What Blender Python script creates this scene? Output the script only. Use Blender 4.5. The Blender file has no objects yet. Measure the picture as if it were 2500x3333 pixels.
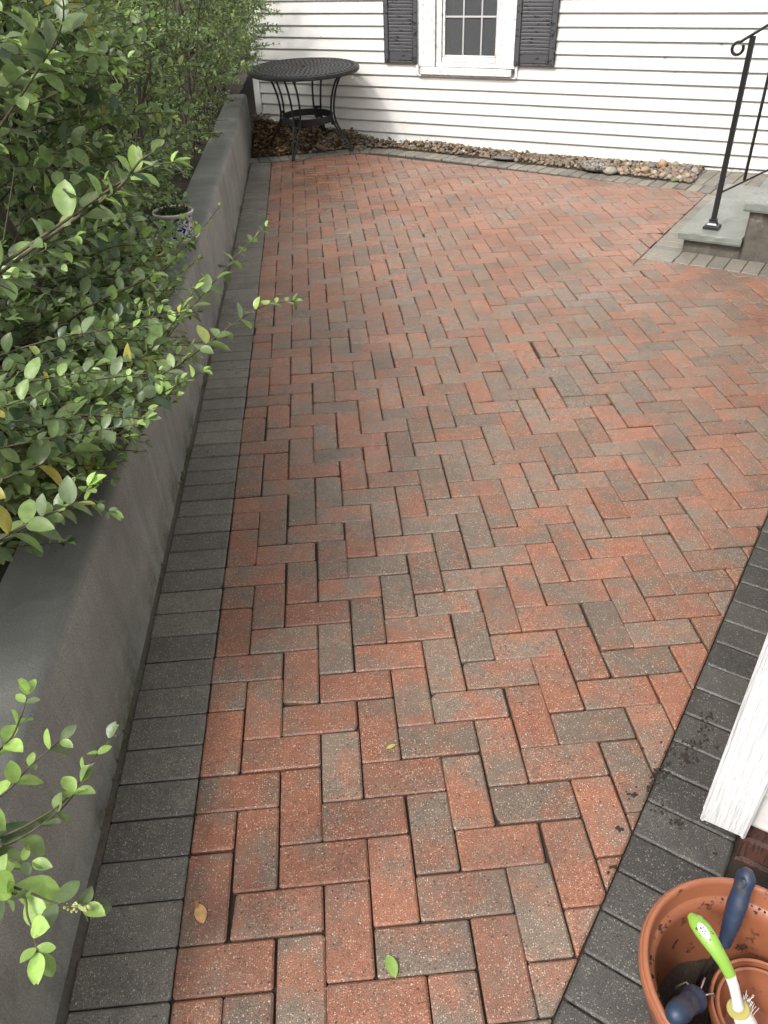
import bpy, math, random
import numpy as np
from mathutils import Vector, Matrix, noise as mnoise
rnd = random.Random(7)
R = math.radians
S = bpy.context.scene
col = S.collection

# ------------------------------------------------------------------ camera
cam_d = bpy.data.cameras.new("camera")
cam = bpy.data.objects.new("camera", cam_d); col.objects.link(cam)
def cam_axes(yaw, pit, rol):
    f = Vector((math.sin(yaw)*math.cos(pit), math.cos(yaw)*math.cos(pit), math.sin(pit)))
    r = Vector((math.cos(yaw), -math.sin(yaw), 0)); u = r.cross(f)
    return math.cos(rol)*r+math.sin(rol)*u, -math.sin(rol)*r+math.cos(rol)*u, f
cr, cu, cf = cam_axes(0.06144179, -0.63385828, -0.03895192)
cam.matrix_world = Matrix(((cr.x, cu.x, -cf.x, 0.40818), (cr.y, cu.y, -cf.y, -0.97683), (cr.z, cu.z, -cf.z, 1.63210), (0, 0, 0, 1)))
cam_d.sensor_fit = 'VERTICAL'; cam_d.sensor_height = 24; cam_d.lens = 24*2504.58/3333
cam_d.clip_start = 0.02; cam_d.clip_end = 500
S.camera = cam

# ------------------------------------------------------------------ light
SUN_DIR = Vector((-0.774*math.cos(R(50)), -0.633*math.cos(R(50)), math.sin(R(50))))
w = bpy.data.worlds.new("World"); S.world = w; w.use_nodes = True
nt = w.node_tree; nt.nodes.clear()
out = nt.nodes.new('ShaderNodeOutputWorld'); bg = nt.nodes.new('ShaderNodeBackground')
sky = nt.nodes.new('ShaderNodeTexSky'); sky.sky_type = 'NISHITA'; sky.sun_disc = False
sky.sun_elevation = R(50); sky.sun_rotation = math.atan2(SUN_DIR.x, SUN_DIR.y)
sky.air_density = 1.0; sky.dust_density = 6.0; sky.ozone_density = 0.6
hs = nt.nodes.new('ShaderNodeHueSaturation'); hs.inputs['Saturation'].default_value = 0.12
nt.links.new(sky.outputs[0], hs.inputs['Color']); nt.links.new(hs.outputs[0], bg.inputs[0])
bg.inputs[1].default_value = 0.15
nt.links.new(bg.outputs[0], out.inputs[0])
sun_d = bpy.data.lights.new("sun", 'SUN'); sun_d.energy = 1.15; sun_d.angle = R(6.0); sun_d.color = (1.0, 0.95, 0.87)
sun = bpy.data.objects.new("sun", sun_d); col.objects.link(sun)
sun.rotation_euler = SUN_DIR.to_track_quat('Z', 'Y').to_euler()
S.view_settings.view_transform = 'Standard'; S.view_settings.look = 'None'
S.view_settings.exposure = 0.82; S.view_settings.gamma = 1.0

# ------------------------------------------------------------------ helpers
def tag(o, label=None, cat=None, group=None, kind=None):
    if label: o['label'] = label
    if cat: o['category'] = cat
    if group: o['group'] = group
    if kind: o['kind'] = kind
    return o

def thing(name, label, cat, loc=(0, 0, 0), group=None):
    o = bpy.data.objects.new(name, None); col.objects.link(o); o.location = loc
    o.empty_display_size = 0.1
    return tag(o, label, cat, group)

class MB:
    """collects world-space geometry; build() links it as one mesh object"""
    def __init__(s): s.v = []; s.f = []; s.c = []
    def add(s, vs, fs, c=(0.5, 0.5, 0.5)):
        o = len(s.v); s.v += [tuple(p) for p in vs]; s.f += [tuple(i+o for i in f) for f in fs]; s.c += [c]*len(vs)
    def box(s, c, h, ax=None, col=(.5, .5, .5), bev=0.0):
        """centre, half sizes, axes (3 vectors)"""
        ax = ax or (Vector((1, 0, 0)), Vector((0, 1, 0)), Vector((0, 0, 1)))
        c = Vector(c)
        if bev <= 0:
            vs = [c+ax[0]*h[0]*i+ax[1]*h[1]*j+ax[2]*h[2]*k for k in (-1, 1) for i, j in ((-1, -1), (1, -1), (1, 1), (-1, 1))]
            s.add(vs, [(3, 2, 1, 0), (4, 5, 6, 7), (0, 1, 5, 4), (1, 2, 6, 5), (2, 3, 7, 6), (3, 0, 4, 7)], col); return
        b = min(bev, min(h)*0.8)
        vs = []
        for k, bb in ((-h[2], b), (-h[2]+b, 0), (h[2]-b, 0), (h[2], b)):
            for i, j in ((-1, -1), (1, -1), (1, 1), (-1, 1)):
                x0, y0 = i*(h[0]-bb), j*(h[1]-bb)
                e = b
                p1 = (x0-i*(e if i*j > 0 else 0), y0-j*(0 if i*j > 0 else e)); p2 = (x0-i*(0 if i*j > 0 else e), y0-j*(e if i*j > 0 else 0))
                for p in (p1, p2): vs.append(c+ax[0]*p[0]+ax[1]*p[1]+ax[2]*k)
        fs = [tuple(range(7, -1, -1)), tuple(range(24, 32))]
        for r_ in range(3):
            for i in range(8):
                a = r_*8+i; b2 = r_*8+(i+1) % 8; fs.append((a, b2, b2+8, a+8))
        s.add(vs, fs, col)
    def tube(s, pts, rad, n=8, col=(.5, .5, .5), cap=True, sq=False, up=None):
        pts = [Vector(p) for p in pts]; m = len(pts)
        if not hasattr(rad, '__len__'): rad = [rad]*m
        vs = []; t0 = (pts[1]-pts[0]).normalized()
        a = up or (Vector((0, 0, 1)) if abs(t0.z) < .9 else Vector((1, 0, 0)))
        a = (a-t0*a.dot(t0)).normalized()
        for i in range(m):
            t = (pts[min(i+1, m-1)]-pts[max(i-1, 0)])
            if t.length < 1e-9: t = t0
            t.normalize(); a = (a-t*a.dot(t))
            a = a.normalized() if a.length > 1e-6 else t.orthogonal().normalized()
            b = t.cross(a)
            for k in range(n):
                th = 2*math.pi*(k+(.5 if sq else 0))/n
                rr = rad[i]
                if isinstance(rr, tuple): vs.append(pts[i]+a*math.cos(th)*rr[0]+b*math.sin(th)*rr[1])
                else: vs.append(pts[i]+a*math.cos(th)*rr+b*math.sin(th)*rr)
        fs = [(i*n+k, i*n+(k+1) % n, (i+1)*n+(k+1) % n, (i+1)*n+k) for i in range(m-1) for k in range(n)]
        if cap: fs += [tuple(range(n-1, -1, -1)), tuple((m-1)*n+k for k in range(n))]
        s.add(vs, fs, col)
    def lathe(s, c, prof, n=48, col=(.5, .5, .5), ax=None, closed=False):
        c = Vector(c); ax = ax or (Vector((1, 0, 0)), Vector((0, 1, 0)), Vector((0, 0, 1)))
        vs = []; m = len(prof)
        for r_, z in prof:
            for k in range(n):
                t = 2*math.pi*k/n; vs.append(c+ax[0]*r_*math.cos(t)+ax[1]*r_*math.sin(t)+ax[2]*z)
        mm = m if closed else m-1
        fs = [(i*n+k, i*n+(k+1) % n, ((i+1) % m)*n+(k+1) % n, ((i+1) % m)*n+k) for i in range(mm) for k in range(n)]
        s.add(vs, fs, col)
    def build(s, name, mat, parent=None, smooth=False, angle=None):
        me = bpy.data.meshes.new(name)
        off = Vector(parent_loc(parent)) if parent else Vector((0, 0, 0))
        me.from_pydata([(p[0]-off.x, p[1]-off.y, p[2]-off.z) for p in s.v], [], s.f)
        at = me.color_attributes.new('Col', 'FLOAT_COLOR', 'POINT')
        a = np.ones((len(s.v), 4), dtype=np.float32); a[:, :3] = np.array(s.c, dtype=np.float32).reshape(-1, 3)
        at.data.foreach_set('color', a.ravel())
        me.materials.append(mat)
        if smooth: me.polygons.foreach_set('use_smooth', [True]*len(me.polygons))
        me.update()
        if angle is not None: me.set_sharp_from_angle(angle=R(angle))
        o = bpy.data.objects.new(name, me); col.objects.link(o)
        if parent: o.parent = parent
        return o

def parent_loc(o):
    v = Vector((0, 0, 0))
    while o is not None: v += o.location; o = o.parent
    return v

class Mat:
    def __init__(s, name, rough=0.6, base=(.5, .5, .5), spec=0.5, metal=0):
        s.m = bpy.data.materials.new(name); s.m.use_nodes = True; s.t = s.m.node_tree
        s.b = s.t.nodes['Principled BSDF']; s.o = s.t.nodes['Material Output']
        s.b.inputs['Roughness'].default_value = rough; s.b.inputs['Base Color'].default_value = (*base, 1)
        s.b.inputs['Specular IOR Level'].default_value = spec; s.b.inputs['Metallic'].default_value = metal
        s.co = None
    def n(s, ty, **kw):
        nd = s.t.nodes.new(ty)
        for k, v in kw.items(): setattr(nd, k, v)
        return nd
    def l(s, a, b): s.t.links.new(a, b)
    def coord(s):
        if s.co is None: s.co = s.n('ShaderNodeTexCoord').outputs['Object']
        return s.co
    def mapped(s, scale=(1, 1, 1), loc=(0, 0, 0), rot=(0, 0, 0), src=None):
        m = s.n('ShaderNodeMapping'); m.inputs['Scale'].default_value = scale; m.inputs['Location'].default_value = loc; m.inputs['Rotation'].default_value = rot
        s.l(src or s.coord(), m.inputs[0]); return m.outputs[0]
    def noise(s, sc, det=3, rough=.55, vec=None, dist=0):
        nd = s.n('ShaderNodeTexNoise'); nd.inputs['Scale'].default_value = sc; nd.inputs['Detail'].default_value = det; nd.inputs['Roughness'].default_value = rough; nd.inputs['Distortion'].default_value = dist
        s.l(vec or s.coord(), nd.inputs['Vector']); return nd.outputs['Fac']
    def vor(s, sc, vec=None):
        nd = s.n('ShaderNodeTexVoronoi'); nd.inputs['Scale'].default_value = sc; s.l(vec or s.coord(), nd.inputs['Vector']); return nd.outputs['Distance'], nd.outputs['Color']
    def mrange(s, x, a, b, c=0, d=1):
        nd = s.n('ShaderNodeMapRange'); s.l(x, nd.inputs[0])
        for i, v in enumerate((a, b, c, d)): nd.inputs[i+1].default_value = v
        return nd.outputs[0]
    def math(s, op, x, y=None, z=None):
        nd = s.n('ShaderNodeMath', operation=op)
        for i, v in enumerate((x, y, z)):
            if v is None: continue
            if isinstance(v, (int, float)): nd.inputs[i].default_value = v
            else: s.l(v, nd.inputs[i])
        return nd.outputs[0]
    def mix(s, f, a, b, bt='MIX'):
        nd = s.n('ShaderNodeMix', data_type='RGBA', blend_type=bt)
        for i, v in ((0, f), (6, a), (7, b)):
            if isinstance(v, (int, float)): nd.inputs[i].default_value = v
            elif isinstance(v, tuple): nd.inputs[i].default_value = (*v, 1)
            else: s.l(v, nd.inputs[i])
        return nd.outputs[2]
    def attr(s):
        a = s.n('ShaderNodeAttribute', attribute_name='Col'); sp = s.n('ShaderNodeSeparateColor'); s.l(a.outputs['Color'], sp.inputs[0])
        return a.outputs['Color'], sp.outputs[0], sp.outputs[1], sp.outputs[2]
    def base(s, x): s.l(x, s.b.inputs['Base Color'])
    def rough(s, x): s.l(x, s.b.inputs['Roughness'])
    def bump(s, h, dist=.002, strength=1.0):
        nd = s.n('ShaderNodeBump'); nd.inputs['Distance'].default_value = dist; nd.inputs['Strength'].default_value = strength
        s.l(h, nd.inputs['Height']); s.l(nd.outputs[0], s.b.inputs['Normal'])

# ------------------------------------------------------------------ materials
def paver_mat(name, ca, cb, rough=.55, speck=.5, grit=1.0, dirt=0.0, damp=None):
    m = Mat(name, rough)
    c, r_, g, b = m.attr()
    off = m.n('ShaderNodeCombineXYZ'); m.l(m.math('MULTIPLY', b, 37.0), off.inputs[2])
    va = m.n('ShaderNodeVectorMath', operation='ADD'); m.l(m.coord(), va.inputs[0]); m.l(off.outputs[0], va.inputs[1]); v = va.outputs[0]
    n1 = m.noise(9, 3, .6, v)
    f = m.math('ADD', r_, m.mrange(n1, .3, .7, -.60, .60)); f = m.mrange(f, 0.12, .88)
    base = m.mix(f, ca, cb)
    tone = m.mrange(g, 0, 1, .84, 1.14)
    n2 = m.noise(34, 4, .7, v); tone = m.math('MULTIPLY', tone, m.mrange(n2, .25, .75, .80, 1.2))
    n3 = m.noise(430, 2, .6, v); grain = m.mrange(n3, .3, .7, 1-.42*grit, 1+.42*grit)
    tone = m.math('MULTIPLY', tone, grain)
    tv = m.n('ShaderNodeVectorMath', operation='SCALE'); m.l(base, tv.inputs[0]); m.l(tone, tv.inputs['Scale']); base = tv.outputs[0]
    vd, vc = m.vor(215, v); sp = m.n('ShaderNodeSeparateColor'); m.l(vc, sp.inputs[0])
    mask = m.math('MULTIPLY', m.mrange(sp.outputs[0], .60, .64), m.mrange(vd, .34, .22))
    agg = m.mix(sp.outputs[1], (.55, .42, .30), (.62, .58, .50))
    base = m.mix(m.math('MULTIPLY', mask, speck), base, agg)
    vd2, vc2 = m.vor(120, v); sp2 = m.n('ShaderNodeSeparateColor'); m.l(vc2, sp2.inputs[0])
    mask2 = m.math('MULTIPLY', m.mrange(sp2.outputs[0], .86, .9), m.mrange(vd2, .30, .2))
    base = m.mix(m.math('MULTIPLY', mask2, speck*.9), base, (.60, .50, .38))
    mask3 = m.math('MULTIPLY', m.mrange(sp2.outputs[1], .84, .88), m.mrange(vd2, .32, .2))
    base = m.mix(m.math('MULTIPLY', mask3, .75), base, (.035, .027, .022))
    # worn, dirty stains that run over several bricks
    n4 = m.noise(2.1, 5, .65)
    base = m.mix(m.mrange(n4, .52, .74, 0, .35+dirt), base, (.075, .062, .050))
    m.base(base)
    m.rough(m.mrange(m.noise(1.7, 5, .6), .36, .64, rough-.20, rough+.12))
    h = m.math('ADD', m.math('MULTIPLY', n3, .8), m.math('MULTIPLY', mask2, .5)); h = m.math('SUBTRACT', h, m.math('MULTIPLY', mask3, .6))
    m.bump(h, .0022, .8)
    return m.m
M = {}
M['paver'] = paver_mat('red_paver', (.248, .105, .064), (.160, .119, .090), .38, .66, 1.5, .16)
M['border'] = paver_mat('damp_shaded_paver', (.160, .147, .126), (.122, .113, .099), .45, .55, 1.4, .12)  # darker tone has damp and the hedge's shade painted into it
M['border_dark'] = paver_mat('wet_shaded_paver', (.064, .059, .053), (.047, .044, .040), .45, .30, 1.5)  # near-black tone: wet paving plus shade put into the colour
M['border_far'] = paver_mat('grey_paver', (.200, .180, .148), (.16, .148, .126), .6, .45)

m = Mat('joint_soil', .9); n_ = m.noise(160, 4); m.base(m.mix(n_, (.010, .0075, .006), (.045, .033, .024))); m.bump(n_, .004); M['joint'] = m.m
m = Mat('soil', .95); n_ = m.noise(55, 5, .7); m.base(m.mix(n_, (.014, .010, .007), (.062, .043, .027))); m.bump(n_, .02); M['soil'] = m.m
m = Mat('potting_soil', .85); n_ = m.noise(130, 5, .7); m.base(m.mix(n_, (.008, .006, .005), (.075, .052, .036))); m.bump(n_, .01); M['potsoil'] = m.m

# parged concrete of the retaining wall: vertical trowel streaks, damp blotches, moss
m = Mat('parged_concrete', .72)
st = m.noise(1, 5, .65, m.mapped((9, 20, 1.6))); bl = m.noise(2.2, 4, .6); fi = m.noise(330, 3, .7)
b_ = m.mix(m.mrange(st, .25, .78), (.310, .312, .284), (.470, .472, .432))
b_ = m.mix(m.mrange(bl, .42, .7, 0, .7), b_, (.205, .210, .198))
b_ = m.mix(m.mrange(fi, .36, .62, .0, 1.0), m.mix(.50, b_, (.03, .03, .027)), b_)
b_ = m.mix(m.mrange(m.noise(1, 4, .7, m.mapped((26, 60, 2.2))), .56, .72, 0, .25), b_, (.12, .118, .102))
b_ = m.mix(m.mrange(m.noise(5, 6, .75), .58, .70, 0, .4), b_, (.10, .10, .092))
sp_ = m.vor(260); sc_ = m.n('ShaderNodeSeparateColor'); m.l(sp_[1], sc_.inputs[0])
b_ = m.mix(m.math('MULTIPLY', m.mrange(sc_.outputs[0], .80, .84), m.mrange(sp_[0], .32, .2, 0, .55)), b_, (.62, .60, .52))
sx = m.n('ShaderNodeSeparateXYZ'); m.l(m.coord(), sx.inputs[0])
moss = m.math('MULTIPLY', m.mrange(sx.outputs[2], .14, .0), m.mrange(m.noise(7, 5, .7), .46, .66)); b_ = m.mix(m.math('MULTIPLY', moss, .85), b_, (.050, .058, .018))
top = m.math('MULTIPLY', m.mrange(sx.outputs[2], .418, .443), m.mrange(m.noise(3.2, 4, .6), .25, .6, .55, .95)); b_ = m.mix(top, b_, m.mix(fi, (.075, .077, .070), (.16, .163, .15)))
m.base(b_); m.bump(m.math('ADD', m.math('MULTIPLY', fi, .6), m.math('MULTIPLY', st, .8)), .004, .8); M['concrete'] = m.m

m = Mat('step_concrete', .8)
bl = m.noise(6, 6, .7); fi = m.noise(240, 3, .7)
b_ = m.mix(m.mrange(bl, .3, .7), (.060, .050, .040), (.185, .165, .135)); b_ = m.mix(m.mrange(m.noise(11, 5, .7), .6, .7, 0, .6), b_, (.36, .33, .28)); b_ = m.mix(m.mrange(fi, .3, .7, .5, 0), b_, (.02, .02, .018))
m.base(b_); m.bump(m.math('ADD', bl, m.math('MULTIPLY', fi, .3)), .006); M['stepc'] = m.m
m = Mat('bluestone', .34)
bl = m.noise(5, 5, .6); fi = m.noise(190, 3)
b_ = m.mix(bl, (.155, .170, .150), (.225, .235, .205)); b_ = m.mix(m.mrange(fi, .3, .7, .3, 0), b_, (.07, .075, .07))
m.base(b_); m.rough(m.mrange(m.noise(3.5, 4), .35, .65, .16, .5)); m.bump(m.math('ADD', m.noise(14, 5, .6), m.math('MULTIPLY', fi, .15)), .004, .6); M['bluestone'] = m.m

def siding_mat(name, base, streak=(2.5, 2.5, 90), grain=True):
    m = Mat(name, .42, base, .4)
    b_ = m.mix(m.mrange(m.noise(3.0, 5, .7), .5, .75, 0, .10), base, (.62, .60, .53))
    b_ = m.mix(m.mrange(m.noise(1, 5, .7, m.mapped((9, 9, 55))), .60, .74, 0, .10), b_, (.46, .44, .38))
    sd = m.vor(24); s2 = m.n('ShaderNodeSeparateColor'); m.l(sd[1], s2.inputs[0])
    b_ = m.mix(m.math('MULTIPLY', m.mrange(s2.outputs[0], .955, .96), m.mrange(sd[0], .12, .06)), b_, (.10, .09, .07))
    sx = m.n('ShaderNodeSeparateXYZ'); m.l(m.coord(), sx.inputs[0])
    gr = m.math('MULTIPLY', m.mrange(sx.outputs[2], .26, .02), m.mrange(m.noise(22, 6, .75), .50, .68)); b_ = m.mix(m.math('MULTIPLY', gr, .55), b_, (.12, .11, .085))
    m.base(b_)
    if grain: m.bump(m.noise(1, 3, .6, m.mapped(streak)), .0012, .5)
    return m.m
M['siding'] = siding_mat('white_vinyl_siding', (.60, .588, .562))
M['trim'] = siding_mat('white_trim', (.70, .69, .665), (60, 60, 3), False)
# corner board with deep embossed wood grain
m = Mat('embossed_white_vinyl', .36, (.82, .82, .82), .4)
g1 = m.noise(1, 3, .55, m.mapped((125, 125, 7.5)), .9)
m.base(m.mix(m.mrange(g1, .36, .48, .20, 0), (.66, .66, .66), (.36, .36, .36))); m.bump(m.mrange(g1, .40, .60), .0016, 1.0); M['grain'] = m.m

m = Mat('black_shutter_paint', .35)
pe = m.noise(13, 5, .7, m.mapped((1, 1, 2.2)))
m.base(m.mix(m.mrange(pe, .56, .60), (.060, .060, .064), (.011, .011, .012))); m.rough(m.mrange(pe, .55, .6, .5, .3)); M['shutter'] = m.m
m = Mat('black_iron', .3, (.012, .012, .013), .6); m.bump(m.noise(180, 3), .0006, .5); M['iron'] = m.m
m = Mat('black_cast_metal', .5, (.020, .021, .023), .35); m.base(m.mix(m.mrange(m.noise(9, 4), .45, .7), (.012, .0125, .014), (.032, .033, .035))); m.bump(m.noise(240, 3), .0008, .5); M['cast'] = m.m

m = Mat('window_screen_glass', .12, (.05, .052, .056), .5)
fi = m.noise(420, 2); sp_ = m.vor(260); sc_ = m.n('ShaderNodeSeparateColor'); m.l(sp_[1], sc_.inputs[0])
m.base(m.mix(m.mrange(sc_.outputs[0], .8, .95, 0, .6), (.12, .125, .13), (.28, .285, .29)))
tr = m.n('ShaderNodeBsdfTransparent'); tr.inputs[0].default_value = (.62, .64, .66, 1); mx = m.n('ShaderNodeMixShader'); mx.inputs[0].default_value = .5
m.l(tr.outputs[0], mx.inputs[1]); m.l(m.b.outputs[0], mx.inputs[2]); m.l(mx.outputs[0], m.o.inputs[0]); M['glass'] = m.m
m = Mat('grey_muntin', .5, (.46, .46, .45)); M['muntin'] = m.m
m = Mat('dark_room', .9, (.045, .047, .05)); M['room'] = m.m
m = Mat('curtain_cloth', .9, (.55, .56, .55)); M['curtain'] = m.m

def leaf_mat(name, rough=.36, trans=.32):
    m = Mat(name, rough, spec=.5)
    c = m.attr()[0]
    v = m.mix(m.mrange(m.noise(60, 4, .6), .35, .75, 0, .45), c, (.03, .05, .018)); v = m.mix(m.mrange(m.noise(210, 2), .64, .72, 0, .3), v, (.25, .24, .12))
    v = m.mix(m.mrange(m.noise(38, 3, .6), .665, .70, 0, .8), v, (.20, .115, .045))
    m.base(v); m.bump(m.noise(95, 3), .0015, .5)
    t = m.n('ShaderNodeBsdfTranslucent'); hs = m.n('ShaderNodeHueSaturation'); hs.inputs['Value'].default_value = 1.5; m.l(v, hs.inputs['Color']); m.l(hs.outputs[0], t.inputs[0])
    mx = m.n('ShaderNodeMixShader'); mx.inputs[0].default_value = trans; m.l(m.b.outputs[0], mx.inputs[1]); m.l(t.outputs[0], mx.inputs[2]); m.l(mx.outputs[0], m.o.inputs[0])
    return m.m
M['leaf'] = leaf_mat('privet_leaf')
M['dry'] = leaf_mat('dry_leaf', .7, .12)
m = Mat('bark', .85); n_ = m.noise(70, 5, .7); c = m.attr()[0]; m.base(m.mix(m.mrange(n_, .3, .7, 0, .6), c, (.02, .016, .012))); m.bump(n_, .003); M['bark'] = m.m
m = Mat('river_stone', .6); c = m.attr()[0]; n_ = m.noise(46, 5, .65); m.base(m.mix(m.mrange(n_, .36, .64, 0, .55), c, (.13, .11, .085))); m.bump(n_, .003); M['stone'] = m.m
m = Mat('speckled_rock', .8); n_ = m.vor(70); n2 = m.noise(60, 4, .7); m.base(m.mix(m.mrange(n2, .42, .58), (.035, .033, .030), (.33, .30, .26))); m.bump(n2, .012); M['rock'] = m.m

m = Mat('terracotta_plastic', .34)
sc = m.noise(26, 6, .72); m.base(m.mix(m.mrange(m.noise(7, 4), .3, .7), (.46, .165, .075), (.56, .215, .105)))
b_ = m.mix(m.mrange(sc, .59, .65, 0, .92), m.mix(m.mrange(m.noise(7, 4), .3, .7), (.235, .085, .042), (.31, .118, .062)), (.020, .014, .010)); m.base(b_); m.rough(m.mrange(sc, .6, .7, .32, .8)); M['terra'] = m.m
m = Mat('blue_rubber', .5); sc = m.noise(38, 5, .7); m.base(m.mix(m.mrange(sc, .50, .62, 0, .8), (.013, .027, .058), (.048, .041, .036))); m.bump(m.noise(60, 3), .001); M['blue'] = m.m
m = Mat('green_plastic', .3); sc = m.noise(52, 5, .7); m.base(m.mix(m.mrange(sc, .60, .63, 0, .9), (.19, .34, .05), (.03, .025, .015))); M['green'] = m.m
m = Mat('white_plastic', .3); sc = m.noise(40, 5, .7); m.base(m.mix(m.mrange(sc, .62, .7, 0, .5), (.74, .72, .70), (.2, .17, .12))); M['white'] = m.m
m = Mat('black_mark', .4, (.012, .011, .012)); M['mark'] = m.m
m = Mat('rusty_steel', .45, (.05, .040, .034), .5, .6); M['steel'] = m.m
m = Mat('bright_wire', .25, (.55, .54, .52), .5, .8); M['wire'] = m.m
m = Mat('yellow_guard', .45, (.33, .29, .085)); M['olive'] = m.m
m = Mat('bristle', .6, (.75, .73, .68)); M['bristle'] = m.m
# blue-and-white glazed pot
m = Mat('blue_white_glaze', .15)
p1 = m.noise(34, 3, .5, None, 2.2); p2 = m.noise(75, 2, .5, None, 1.5)
b_ = m.mix(m.mrange(p1, .50, .53), (.66, .68, .70), (.012, .020, .14)); b_ = m.mix(m.mrange(p2, .60, .63, 0, .9), b_, (.015, .025, .17)); m.base(b_); M['bluepot'] = m.m
m = Mat('white_glaze', .2, (.60, .585, .53)); m.base(m.mix(m.mrange(m.noise(30, 5, .7), .55, .7, 0, .5), (.60, .585, .53), (.25, .2, .14))); M['glaze'] = m.m
m = Mat('yellow_glaze', .3, (.42, .36, .09)); m.base(m.mix(m.mrange(m.noise(20, 5), .45, .65), (.45, .385, .10), (.26, .24, .06))); M['yellow'] = m.m
m = Mat('moss', .95); n_ = m.noise(150, 4); m.base(m.mix(n_, (.010, .016, .006), (.05, .07, .02))); m.bump(n_, .01); M['moss'] = m.m
# foundation brick
m = Mat('wirecut_brick', .8); c, r_, g, b = m.attr(); st = m.noise(1, 3, .6, m.mapped((170, 170, 22)))
b_ = m.mix(r_, (.115, .043, .029), (.075, .033, .026)); b_ = m.mix(m.mrange(st, .45, .62, 0, .8), b_, (.022, .012, .010)); m.base(b_); m.bump(st, .004); M['fbrick'] = m.m
m = Mat('old_mortar', .9); n_ = m.noise(90, 4); m.base(m.mix(n_, (.05, .042, .034), (.13, .112, .09))); m.bump(n_, .004); M['mortar'] = m.m

# ------------------------------------------------------------------ polygon tools
def clip(poly, p, n):
    """keep the side where (q-p).n >= 0"""
    o = []; k = len(poly)
    for i in range(k):
        a, b = poly[i], poly[(i+1) % k]
        da = (a[0]-p[0])*n[0]+(a[1]-p[1])*n[1]; db = (b[0]-p[0])*n[0]+(b[1]-p[1])*n[1]
        if da >= 0: o.append(a)
        if (da >= 0) != (db >= 0):
            t = da/(da-db); o.append((a[0]+t*(b[0]-a[0]), a[1]+t*(b[1]-a[1])))
    return o
def area(p): return .5*sum(p[i][0]*p[(i+1) % len(p)][1]-p[(i+1) % len(p)][0]*p[i][1] for i in range(len(p)))
def clean(p, e=.003):
    o = []
    for q in p:
        if not o or math.dist(q, o[-1]) > e: o.append(q)
    if len(o) > 1 and math.dist(o[0], o[-1]) < e: o.pop()
    return o
def inset(poly, d):
    if len(poly) < 3: return []
    if area(poly) < 0: poly = poly[::-1]
    r = list(poly); k = len(poly)
    for i in range(k):
        a, b = poly[i], poly[(i+1) % k]; L = math.dist(a, b)
        if L < 1e-6: continue
        n = (-(b[1]-a[1])/L, (b[0]-a[0])/L)
        r = clip(r, (a[0]+n[0]*d, a[1]+n[1]*d), n)
        if len(r) < 3: return []
    return r
def round_corners(p, t):
    o = []; k = len(p)
    for i in range(k):
        a, b, c = p[i-1], p[i], p[(i+1) % k]
        la = math.dist(a, b); lc = math.dist(c, b)
        ta = min(t, la*.3); tc = min(t, lc*.3)
        o.append((b[0]+(a[0]-b[0])/la*ta, b[1]+(a[1]-b[1])/la*ta)); o.append((b[0]+(c[0]-b[0])/lc*tc, b[1]+(c[1]-b[1])/lc*tc))
    return o
def paver(mb, poly, colr, gap=.0019, cham=.0044, h=.0, tilt=(0, 0)):
    if rnd.random() < .16 and len(poly) == 4:
        k = rnd.randrange(4); q = poly[k]; cx = sum(v[0] for v in poly)/4-q[0]; cy = sum(v[1] for v in poly)/4-q[1]; L = math.hypot(cx, cy); a = rnd.uniform(-.5, .5); ux, uy = cx/L, cy/L
        n = (ux*math.cos(a)-uy*math.sin(a), ux*math.sin(a)+uy*math.cos(a)); d_ = rnd.uniform(.004, .011); poly = clip(poly, (q[0]+n[0]*d_, q[1]+n[1]*d_), n)
    p = clean(inset(clean(poly), gap))
    if len(p) < 3 or abs(area(p)) < .0004: return
    q = clean(inset(p, cham), .002)
    if len(q) < 3: return
    cx = sum(v[0] for v in q)/len(q); cy = sum(v[1] for v in q)/len(q)
    zf = lambda v: h+(v[0]-cx)*tilt[0]+(v[1]-cy)*tilt[1]
    if len(p) != len(q): p2 = None
    else: p2 = p
    qr = round_corners(q, .0028)
    if p2 is None:
        vs = [(v[0], v[1], zf(v)) for v in qr]; n = len(vs); vs += [(cx+(v[0]-cx)*1.05, cy+(v[1]-cy)*1.05, -.02) for v in qr]
        fs = [tuple(range(n))]+[(i, n+i, n+(i+1) % n, (i+1) % n) for i in range(n)]
        mb.add(vs, fs, colr); return
    pr = round_corners(p, .0042); n = len(qr)
    vs = [(v[0], v[1], zf(v)) for v in qr]+[(v[0], v[1], zf(v)-cham*.8) for v in pr]+[(v[0], v[1], -.03) for v in pr]
    fs = [tuple(range(n))]
    for k in (0, n): fs += [(k+i, k+n+i, k+n+(i+1) % n, k+(i+1) % n) for i in range(n)]
    mb.add(vs, fs, colr)
def warp(p):
    x, y = p
    if y > 0: x -= .00095*y*y*max(0, min(1, 1-x/3))
    return (x, y)
def jit(): return (rnd.gauss(0, .0035), rnd.gauss(0, .0035))

# key lines measured on the ground (metres)
RB0 = (.731, -.394); RBd = (.6175, .7866); RBn = (-.7866, .6175)            # inner edge of the dark border on the right
ST = (2.379, 3.734); SE2 = (.6, .8); SE1 = (.8, -.6)                          # outer corner of the stoop border
FAR_IN = [(-.26, 7.02), (-.05, 7.055), (.40, 7.12), (.62, 7.19), (.83, 7.25), (1.06, 7.15), (1.578, 6.724), (2.097, 6.28), (2.594, 5.84), (3.044, 5.43), (3.43, 5.11), (4.3, 4.42)]

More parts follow.
